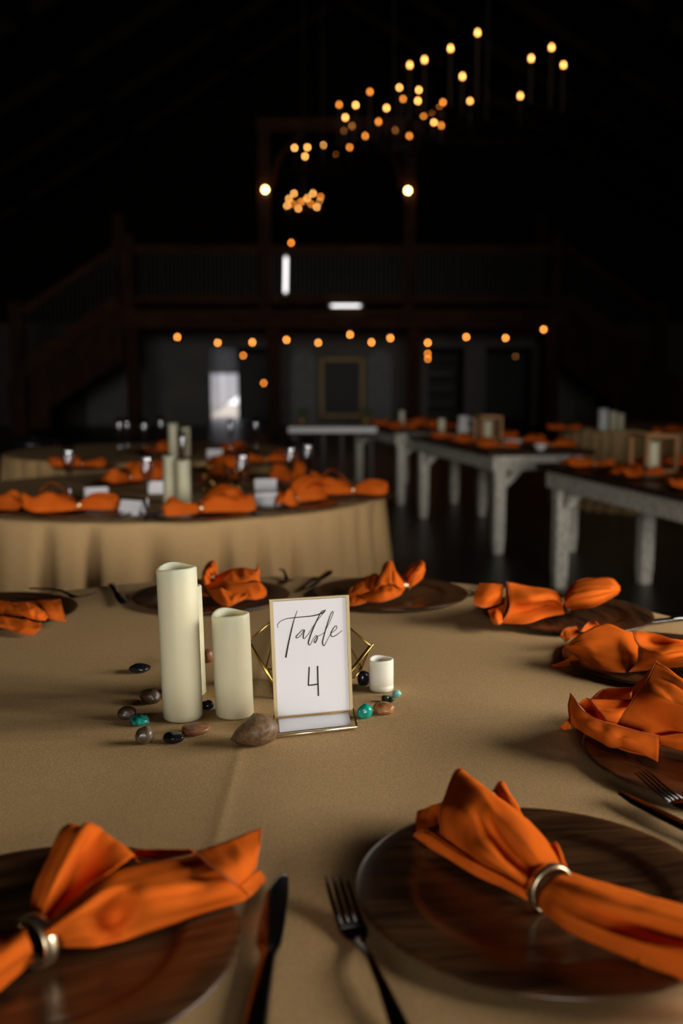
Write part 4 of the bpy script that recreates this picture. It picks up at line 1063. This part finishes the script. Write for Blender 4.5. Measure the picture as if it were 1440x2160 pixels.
pebble(536, 1539, 96, 66, 'st_brown', .15, 'largest brown stone leaning by the foot of the sign', 1, .5)
pebble(412, 1537, 62, 27, 'st_rust', .35, 'flat reddish brown stone in front of the tallest candle', 2)
pebble(366, 1555, 46, 25, 'st_black', -.1, 'shiny black stone in front of the tallest candle', 3)
pebble(305, 1551, 42, 36, 'st_grey', .5, 'grey-brown mottled stone, lowest at the far left of the cluster', 4)
pebble(294, 1519, 43, 23, 'st_turq_vein', .2, 'long veined turquoise stone left of the tallest candle', 5)
pebble(268, 1504, 40, 29, 'st_dark', .3, 'brown stone tucked behind the veined turquoise one', 6)
pebble(318, 1468, 46, 32, 'st_dark', -.3, 'dark brown stone in the shadow left of the tallest candle', 7)
pebble(295, 1409, 46, 21, 'st_black', .1, 'black stone lying apart, farthest back on the left', 8)
pebble(437, 1487, 26, 21, 'st_black', .2, 'black stone between the tallest and medium candles', 9)
pebble(440, 1383, 26, 30, 'st_rust', .9, 'brown stone seen far back between the two candles', 10)
pebble(770, 1500, 34, 31, 'st_turq', .4, 'bright turquoise stone by the right foot of the sign', 11, .2)
pebble(809, 1493, 46, 27, 'st_amber', -.2, 'orange-brown stone in front of the votive candle', 12)
pebble(813, 1473, 19, 15, 'st_green', .5, 'small dark green stone below the votive candle', 13)
pebble(824, 1475, 15, 12, 'st_green', -.3, 'tiny green stone touching the orange-brown one', 14)
pebble(836, 1463, 20, 16, 'st_pale', .3, 'small pale turquoise stone right of the votive candle', 15)
pebble(767, 1431, 28, 32, 'st_black', .2, 'black stone half hidden behind the votive candle', 16)
pebble(505, 1432, 40, 26, 'st_dark', .1, 'dark stone behind the medium candle', 17)

# ------------------------------------------------------------------ settings on the tables behind
def bg_napkin(seed):
    """napkin drawn through a ring, fan along +X, tail along -X, lying on z=0"""
    r = random.Random(seed); mb, hb = MB(), MB()
    def row(u, hw, hts, lift=0.0):
        k = len(hts); return [Vector((u + r.uniform(-.006, .006), hw * (2 * i / (k - 1) - 1) * (1 + r.uniform(-.08, .08)), max(.002, hts[i] * r.uniform(.75, 1.25) + lift))) for i in range(k)]
    sheet(mb, [row(.0, .017, [.004, .026, .034, .026, .004]), row(.05, .045, [.004, .05, .03, .055, .004]), row(.10, .070, [.004, .06, .03, .065, .004]),
               row(.15, .085, [.006, .055, .028, .075, .01]), row(.18, .070, [.012, .05, .022, .07, .02])], (), None, k=4, wr=.003, seed=seed)
    sheet(mb, [[Vector((.01, -.01, .03)), Vector((.01, .012, .034))], [Vector((.05, -.05, .075)), Vector((.05, .02, .085))], [Vector((.10, -.085, .085)), Vector((.09, -.01, .105))],
               [Vector((.13, -.10, .05)), Vector((.13, -.03, .07))]], (), None, k=4, wr=.002, seed=seed + 1)
    sheet(mb, [row(.0, .017, [.004, .026, .034, .026, .004]), row(-.04, .032, [.004, .045, .04, .048, .004]), row(-.09, .044, [.004, .06, .045, .055, .004]), row(-.125, .03, [.004, .04, .04, .035, .004]),
               row(-.135, .015, [.012, .02, .022, .02, .012])], (), None, k=4, wr=.002, seed=seed + 2)
    o = build(mb, 'napkin', M['satin'], origin=(0, 0, 0), smooth=True)
    napkin_ring(o, (0, 0, .018), (1, 0, 0), .0185, .011)
    return o
class Pool:
    """first use moves the built thing itself, every later use is a copy with its parts"""
    def __init__(s, make): s.make = make; s.o = None
    def put(s, loc, rz=0, **tags):
        if s.o is None:
            s.o = s.make(); s.o.location = loc; s.o.rotation_euler = (0, 0, rz); s.o['_o'] = tuple(loc)
            return setp(s.o, **tags)
        return dup(s.o, loc, rz, **tags)
NAP = [Pool(lambda q=q: bg_napkin(q)) for q in (21, 34, 47)]
def mk_flute():
    prof = [(.0005, .0), (.030, .0), (.031, .002), (.010, .005), (.0045, .012), (.004, .085), (.008, .098), (.017, .118), (.0235, .150), (.0245, .185), (.0225, .225), (.0215, .225), (.0230, .185), (.0215, .150), (.014, .118), (.0005, .104)]
    return build(MB().lathe(prof, 20, (0, 0, 0), cap=False), 'champagne_flute', M['flute'], origin=(0, 0, 0), smooth=True)
FLU = Pool(mk_flute)
def mk_card():
    a, h, d, t = .045, .048, .022, .0008
    mb = MB()
    mb.add([(-a, -d, 0), (a, -d, 0), (a, 0, h), (-a, 0, h), (-a, -d + t, 0), (a, -d + t, 0), (a, t, h - t), (-a, t, h - t)],
           [(0, 1, 2, 3), (7, 6, 5, 4), (0, 4, 5, 1), (1, 5, 6, 2), (2, 6, 7, 3), (3, 7, 4, 0)])
    mb.add([(-a, d, 0), (a, d, 0), (a, 0, h), (-a, 0, h), (-a, d - t, 0), (a, d - t, 0), (a, -t, h - t), (-a, -t, h - t)],
           [(3, 2, 1, 0), (4, 5, 6, 7), (1, 5, 4, 0), (2, 6, 5, 1), (3, 7, 6, 2), (0, 4, 7, 3)])
    return build(mb, 'place_card', M['paper'], origin=(0, 0, 0))
CARD = Pool(mk_card)
def on(u, v, h, base=TOP):
    """point on a surface at height base, for something whose centre sits h above it at pixel u,v"""
    p = P(u, v, base - TOP + h); return Vector((p.x, p.y, base))
e1 = Vector((0, 0, .0008)); eP = Vector((0, 0, .0120))
def setting(cx, cy, p, rad=None, rz=0, nap=0, label_n='', label_p='', gn='', gp='', lab_rot=None, base=TOP):
    charger(Vector((p.x, p.y, base + .0008)), rz, label=label_p, category='plate', group=gp)
    a = math.atan2(p.y - cy, p.x - cx) if lab_rot is None else lab_rot
    o = NAP[nap].put(Vector((p.x, p.y, base + .0122)), a, label=label_n, category='napkin', group=gn)
    o.scale = (.95, .95, .62) if gn != G2N else (1, 1, .92)
G2N, G2P = 'orange napkins on the second table', 'chargers on the second table'
T2 = [ # pixel of napkin centre, turn, shape, description
    ((-32, 1060), 3.1, 0, 'at the picture edge on the second table'),
    ((166, 1062), 3.4, 1, 'spread widest on the second table, before two tent cards'),
    ((420, 1068), 0.6, 2, 'low in front of the second table\'s candles'),
    ((618, 1048), 1.3, 0, 'beside the lower tent card on the second table'),
    ((745, 1030), 3.0, 1, 'lying longest at the right end of the second table'),
    ((640, 1008), 2.2, 2, 'behind the two right-hand flutes on the second table'),
    ((272, 1004), .9, 0, 'across the second table, left of its candles'),
    ((490, 996), 2.0, 1, 'at the far rim of the second table')]
for (u, v), rot, sh, d in T2:
    p = on(u, v, .035)
    setting(C2.x, C2.y, p, nap=sh, lab_rot=rot, label_n='blurred orange napkin ' + d, label_p='dark charger under the napkin ' + d, gn=G2N, gp=G2P)
for (u, v), rz, d in (((203, 1044), .5, 'behind the widest-spread napkin'), ((278, 1073), -.5, 'right of the widest-spread napkin'), ((336, 1030), .2, 'behind the candles'),
                      ((560, 1025), .1, 'standing behind the lower right card'), ((563, 1056), .3, 'lower one of the right-hand pair')):
    CARD.put(on(u, v, .02) + e1 + Vector((0, 0, 0)), rz, label='white tent card on the second table, ' + d, category='place card', group='tent cards on the second table')
FG = 'champagne flutes on the second table'
for u, vb, d in ((148, 1060, 'leftmost flute on the second table'), (312, 1086, 'flute on the second table between the left cards and the candles'), (512, 1078, 'flute on the second table left of the right-hand cards'),
                 (613, 1052, 'left one of the close pair of flutes at the second table\'s right'), (649, 1042, 'right one of the close pair of flutes at the second table\'s right'), (386, 1012, 'flute standing behind the second table\'s candles')):
    FLU.put(on(u, vb, 0) + e1, 0, label='clear champagne ' + d, category='glass', group=FG)
CG2 = 'ivory pillar candles on the second table'
candle(on(358, 1062, 0) + e1, .0235, .178, 0, M['wax'], 1.0, .003, label='taller ivory pillar candle on the second table', category='candle', group=CG2)
candle(on(388, 1064, 0) + e1, .0265, .163, 0, M['wax'], 2.0, .003, label='thicker ivory pillar candle on the second table', category='candle', group=CG2)
laid = []
centres = [on(u, v, .035) for (u, v), rot, sh, d in T2]
for (u, v), rot, sh, d in T2[:5]:
    p = on(u, v, .035); r_ = Vector((p.x - C2.x, p.y - C2.y, 0)).normalized(); t_ = Vector((-r_.y, r_.x, 0))
    for kd, off in (('fork', -.185), ('knife', .190)):
        L_ = .232 if kd == 'knife' else .209
        e_ = Vector((p.x, p.y, TOP + .0008)) + t_ * off + r_ * .115
        k_ = math.hypot(e_.x - C2.x, e_.y - C2.y)
        if k_ > .875: e_ -= r_ * (k_ - .875)
        mid_ = [e_ - r_ * L_ * q for q in (0, .33, .66, 1)]
        if any((Vector((m_.x, m_.y, 0)) - Vector((c_.x, c_.y, 0))).length < .180 for m_ in mid_ for c_ in centres): continue
        if any((e_ - q_).length < .11 for q_ in laid): continue
        laid.append(e_)
        cutlery(kd, e_ - r_ * L_, e_, label='%s by the napkin %s' % (kd, d), category=kd, group='cutlery on the second table')
# second terrarium with a pale rosette, behind the candles of the second table
o2 = on(468, 1040, 0); src = P(645, 1455)
V2 = {k: o2 + Matrix.Rotation(.7, 3, 'Z') @ (p - src) for k, p in V.items()}
terrarium(V2, o2, 'gold-edged terrarium in the middle of the second table', .002)
def rosette(c, r, mk, label):
    t = empty('succulent', c, label=label, category='plant')
    for ring in range(3):
        for i in range(7):
            a = i * 2 * math.pi / 7 + ring * .45; d = Vector((math.cos(a), math.sin(a), 0)); L = r * (1 - .25 * ring)
            b0 = Vector(c) + Vector((0, 0, .004 + .006 * ring)); s_ = d.cross(Vector((0, 0, 1))) * L * .30
            tip = b0 + d * L + Vector((0, 0, L * (.35 + .4 * ring))); md = b0 + d * L * .6 + Vector((0, 0, L * (.12 + .22 * ring)))
            dn = Vector((0, 0, .004))
            build(MB().add([b0, md + s_, tip, md - s_, md - dn], [(0, 1, 2, 3), (0, 4, 1), (1, 4, 2), (2, 4, 3), (3, 4, 0)]), 'leaf', M[mk], parent=t)
rosette(on(498, 1050, 0) + e1, .045, 'petal', 'pale green rosette beside the terrarium on the second table')
rosette(on(432, 1018, 0) + e1, .045, 'petal_red', 'rust red rosette behind the terrarium on the second table')

# third table
G3N, G3P = 'orange napkins on the third table', 'chargers on the third table'
for (u, v), rot, sh, d in (((176, 974), 2.9, 0, 'at the dark left end of the third table'), ((318, 979), .4, 1, 'second from the left on the third table'), ((462, 978), 1.6, 2, 'near the middle of the third table\'s front rim'),
                           ((560, 964), .3, 0, 'at the right end of the third table'), ((500, 945), 2.0, 1, 'on the far right rim of the third table'), ((330, 945), 1.2, 2, 'on the far rim of the third table')):
    p = on(u, v, .035)
    setting(C3.x, C3.y, p, nap=sh, lab_rot=rot, label_n='dim orange napkin ' + d, label_p='dark charger under the napkin ' + d, gn=G3N, gp=G3P)
for u, vb, d in ((253, 960, 'leftmost of three in a row'), (270, 957, 'middle of three in a row'), (305, 962, 'right one of three in a row'), (340, 952, 'just left of the candles'), (487, 962, 'below the bright doorway'), (540, 958, 'at the right end')):
    FLU.put(on(u, vb, 0) + e1, 0, label='small blurred flute on the third table, ' + d, category='glass', group='champagne flutes on the third table')
candle(on(366, 966, 0) + e1, .027, .20, 0, M['wax'], 1.0, .003, label='left ivory pillar candle on the third table', category='candle', group='candles on the third table')
candle(on(392, 962, 0) + e1, .027, .17, 0, M['wax'], 2.0, .003, label='right ivory pillar candle on the third table', category='candle', group='candles on the third table')
CARD.put(on(453, 958, .02) + e1, .1, label='white tent card on the third table', category='place card')

# far table on the right
for (u, v), rot, sh, d in (((1195, 900), 2.9, 0, 'at the dim left end of the far right table'), ((1400, 905), .4, 1, 'at the right of the far right table')):
    p = on(u, v, .035)
    setting(C4.x, C4.y, p, nap=sh, lab_rot=rot, label_n='dark orange napkin ' + d, label_p='dark charger under the napkin ' + d, gn='napkins on the far right table', gp='chargers on the far right table')
for u, r_, h_, mk, d in ((1271, .045, .19, 'white', 'white cylinder vase on the far right table'), (1292, .03, .17, 'wax', 'left ivory candle on the far right table'), (1308, .03, .15, 'wax', 'right ivory candle on the far right table')):
    if mk == 'wax': candle(on(u, 908, 0) + e1, r_, h_, 0, M['wax'], 1.2, .003, label=d, category='candle', group='candles on the far right table')
    else:
        c = on(u, 908, 0) + e1
        build(MB().lathe([(r_ * .9, 0), (r_, .01), (r_ * .95, h_ * .6), (r_, h_), (r_ * .9, h_), (r_ * .85, .02)], 20, c), 'vase', M['white'], origin=c, smooth=True, label=d, category='vase')

# ------------------------------------------------------------------ white-legged farm tables in one line on the right
TF = 0.725
dv = Vector((-.2, .98, 0)).normalized(); nv = Vector((dv.y, -dv.x, 0))
def farm_table(corner, length, label):
    """corner: near left corner of the top on the floor plan"""
    c = Vector((corner[0], corner[1], 0)); wd = .78
    t = empty('farm_table', c, label=label, category='table', group='white-legged farm tables')
    up = Vector((0, 0, 1))
    for i in range(5):
        w1 = wd / 5
        o = build(MB().obox(c + nv * (w1 * i + .002) + up * (TF - .03), nv * (w1 - .004), dv * length, up * .03), 'plank', M['planktop'], parent=t)
    ins = .05
    for s in (0, 1):
        o0 = c + nv * (ins if s == 0 else wd - ins - .025) + dv * ins + up * (TF - .135)
        build(MB().obox(o0, nv * .025, dv * (length - 2 * ins), up * .105), 'side_apron', M['whitewash'], parent=t)
        o0 = c + nv * ins + dv * (ins if s == 0 else length - ins - .025) + up * (TF - .135)
        build(MB().obox(o0 + nv * .026, nv * (wd - 2 * ins - .052), dv * .025, up * .105), 'end_apron', M['whitewash'], parent=t)
        for q in (0, 1):
            w2 = .085
            p0 = c + nv * ((ins + .026) if s == 0 else wd - ins - .026 - w2) + dv * ((ins + .026) if q == 0 else length - ins - .026 - w2)
            mb = MB(); mid = p0 + nv * w2 / 2 + dv * w2 / 2
            prof = [(w2 / 2, TF - .031), (w2 / 2, TF - .15), (w2 * .46, TF - .17), (w2 * .44, .10), (w2 * .36, .0)]
            vs = []
            for (h, z) in prof: vs += [mid - nv * h - dv * h + up * z, mid + nv * h - dv * h + up * z, mid + nv * h + dv * h + up * z, mid - nv * h + dv * h + up * z]
            fs = [(k * 4 + j, k * 4 + (j + 1) % 4, (k + 1) * 4 + (j + 1) % 4, (k + 1) * 4 + j) for k in range(len(prof) - 1) for j in range(4)] + [(0, 1, 2, 3), (19, 18, 17, 16)]
            lg = build(mb.add(vs, fs), 'leg', M['whitewash'], parent=t)
            bev = .10
            sg_ = 1 if s == 0 else -1; sq = 1 if q == 0 else -1
            for ax in (nv * sg_, dv * sq):
                a = mid + ax * (w2 / 2) + up * (TF - .136 - bev); b = mid + ax * (w2 / 2 + bev) + up * (TF - .136)
                build(MB().beam(a, b, .03, .05), 'corner_brace', M['whitewash'], parent=lg)
    return t
c1 = W(1.0, 6.75, TF); c2f = W(1.14, 5.86, TF)
c2 = c2f - dv * 2.4; c0 = W(.48, 9.45, TF)
farm_table(c2, 2.4, 'nearest white-legged farm table, running out of the picture')
farm_table(c1, 2.1, 'middle farm table with its white end toward the camera')
farm_table(c0, 2.1, 'farthest farm table of the line, next to the long white table')
def at(c, along, across, z=TF): q = c + nv * across + dv * along; return Vector((q.x, q.y, z))
GF = {0: 'far', 1: 'middle', 2: 'nearest'}
for ti, (c, L_) in enumerate(((c0, 2.1), (c1, 2.1), (c2, 2.4))):
    k = 0
    for ac, side in ((.20, 'left'), (.58, 'right')):
        for al_ in ((.30, .86, 1.42) if ti < 2 else (.36, .92, 1.48)):
            if ti == 2: al_ = L_ - al_
            q = at(c, al_, ac)
            nm = {'left': 'along the open edge', 'right': 'along the inner edge'}[side]
            on_ = {.30: 'first from the table end', .86: 'second from the table end', 1.42: 'third from the table end'}[min((.30, .86, 1.42), key=lambda z: abs((al_ if ti < 2 else L_ - .06 - al_) - z))]
            d = '%s of the %s farm table, %s' % (nm, GF[ti], on_)
            setting(0, 0, q, nap=(k + ti) % 3, lab_rot=math.atan2(nv.y, nv.x) + (math.pi if side == 'left' else 0) + R_.uniform(-.35, .35), label_n='orange napkin ' + d, label_p='charger ' + d, gn='napkins on the farm tables', gp='chargers on the farm tables', base=TF)
            k += 1
# lanterns, candles and vessels standing on the farm tables
def lantern(c, w, h, label):
    c = Vector(c); t = empty('lantern', c, label=label, category='lantern')
    for sx in (-1, 1):
        for sy in (-1, 1):
            p = c + nv * sx * w / 2 + dv * sy * w / 2
            build(MB().beam(p, p + Vector((0, 0, h)), .019, .019, side=nv), 'upright', M['copper'], parent=t)
    for z in (.0102, h - .0102):
        for s in (-1, 1):
            build(MB().beam(c + nv * s * w / 2 - dv * w / 2 + Vector((0, 0, z)), c + nv * s * w / 2 + dv * w / 2 + Vector((0, 0, z)), .019, .019), 'frame_bar', M['copper'], parent=t)
            build(MB().beam(c + dv * s * w / 2 - nv * w / 2 + Vector((0, 0, z)), c + dv * s * w / 2 + nv * w / 2 + Vector((0, 0, z)), .019, .019), 'frame_bar', M['copper'], parent=t)
    for s in (-1, 1):
        build(MB().obox(c + nv * s * w * .48 - dv * w * .48 + Vector((0, 0, .01)), dv * w * .96, nv * .002, Vector((0, 0, h - .02))), 'pane', M['glass'], parent=t)
p = at(c2, 1.76, .40) + e1; lantern(p, .17, .205, 'open brass lantern on the nearest farm table')
candle(p + Vector((0, 0, .001)), .03, .16, 0, M['wax'], 1.3, .003, label='ivory candle inside the nearest brass lantern', category='candle')
candle(at(c2, 1.20, .40) + e1, .028, .14, 0, M['wax'], .3, .003, label='ivory candle just in front of the nearest brass lantern', category='candle')
p = at(c1, 1.14, .40) + e1; lantern(p, .16, .20, 'dim brass lantern on the middle farm table')
candle(p + Vector((0, 0, .001)), .032, .16, 0, M['wax'], 2.3, .003, label='ivory candle inside the brass lantern on the middle farm table', category='candle')
def pitcher(c, r, h, label):
    c = Vector(c); t = empty('pitcher', c, label=label, category='pitcher')
    build(MB().lathe([(r * .8, 0), (r, .02), (r * 1.02, h * .4), (r * .85, h * .75), (r * .95, h), (r * .86, h), (r * .76, h * .75), (r * .9, .03), (.001, .025)], 24, c), 'body', M['white'], parent=t, smooth=True)
    pts = [c + Vector((r * .85, 0, h * .85)), c + Vector((r * 1.6, 0, h * .8)), c + Vector((r * 1.65, 0, h * .45)), c + Vector((r * .98, 0, h * .3))]
    build(MB().tube(resample(pts, 5), .009, 6), 'handle', M['white'], parent=t, smooth=True)
pitcher(at(c1, 1.86, .44) + e1, .055, .17, 'white pitcher at the far end of the middle farm table')
candle(at(c1, 1.86, .24) + e1, .03, .15, 0, M['wax'], 1.3, .003, label='ivory candle left of the white pitcher', category='candle')
candle(at(c0, 1.14, .40) + e1, .03, .15, 0, M['wax'], .3, .003, label='ivory candle on the farthest farm table', category='candle')
def bowl(c, r, label):
    c = Vector(c)
    build(MB().lathe([(r * .45, 0), (r * .5, .006), (r * .9, .03), (r, .042), (r * .96, .042), (r * .85, .03), (r * .4, .01), (.001, .01)], 28, c, cap=False), 'bowl', M['white'], origin=c, smooth=True, label=label, category='bowl')
bowl(at(c2, 2.32, .16) + Vector((0, 0, .0008)), .055, 'shallow white dish at the far corner of the nearest farm table')
bowl(at(c1, .58, .39) + e1, .08, 'larger white dish near the white end of the middle farm table')
bowl(at(c1, .07, .40) + e1, .05, 'smaller white dish at the white end of the middle farm table')

# the two front pieces of cutlery are the large serving size
for k_ in ('fork', 'knife'): CUT[k_].scale = (1.12, 1.05, 1.0)
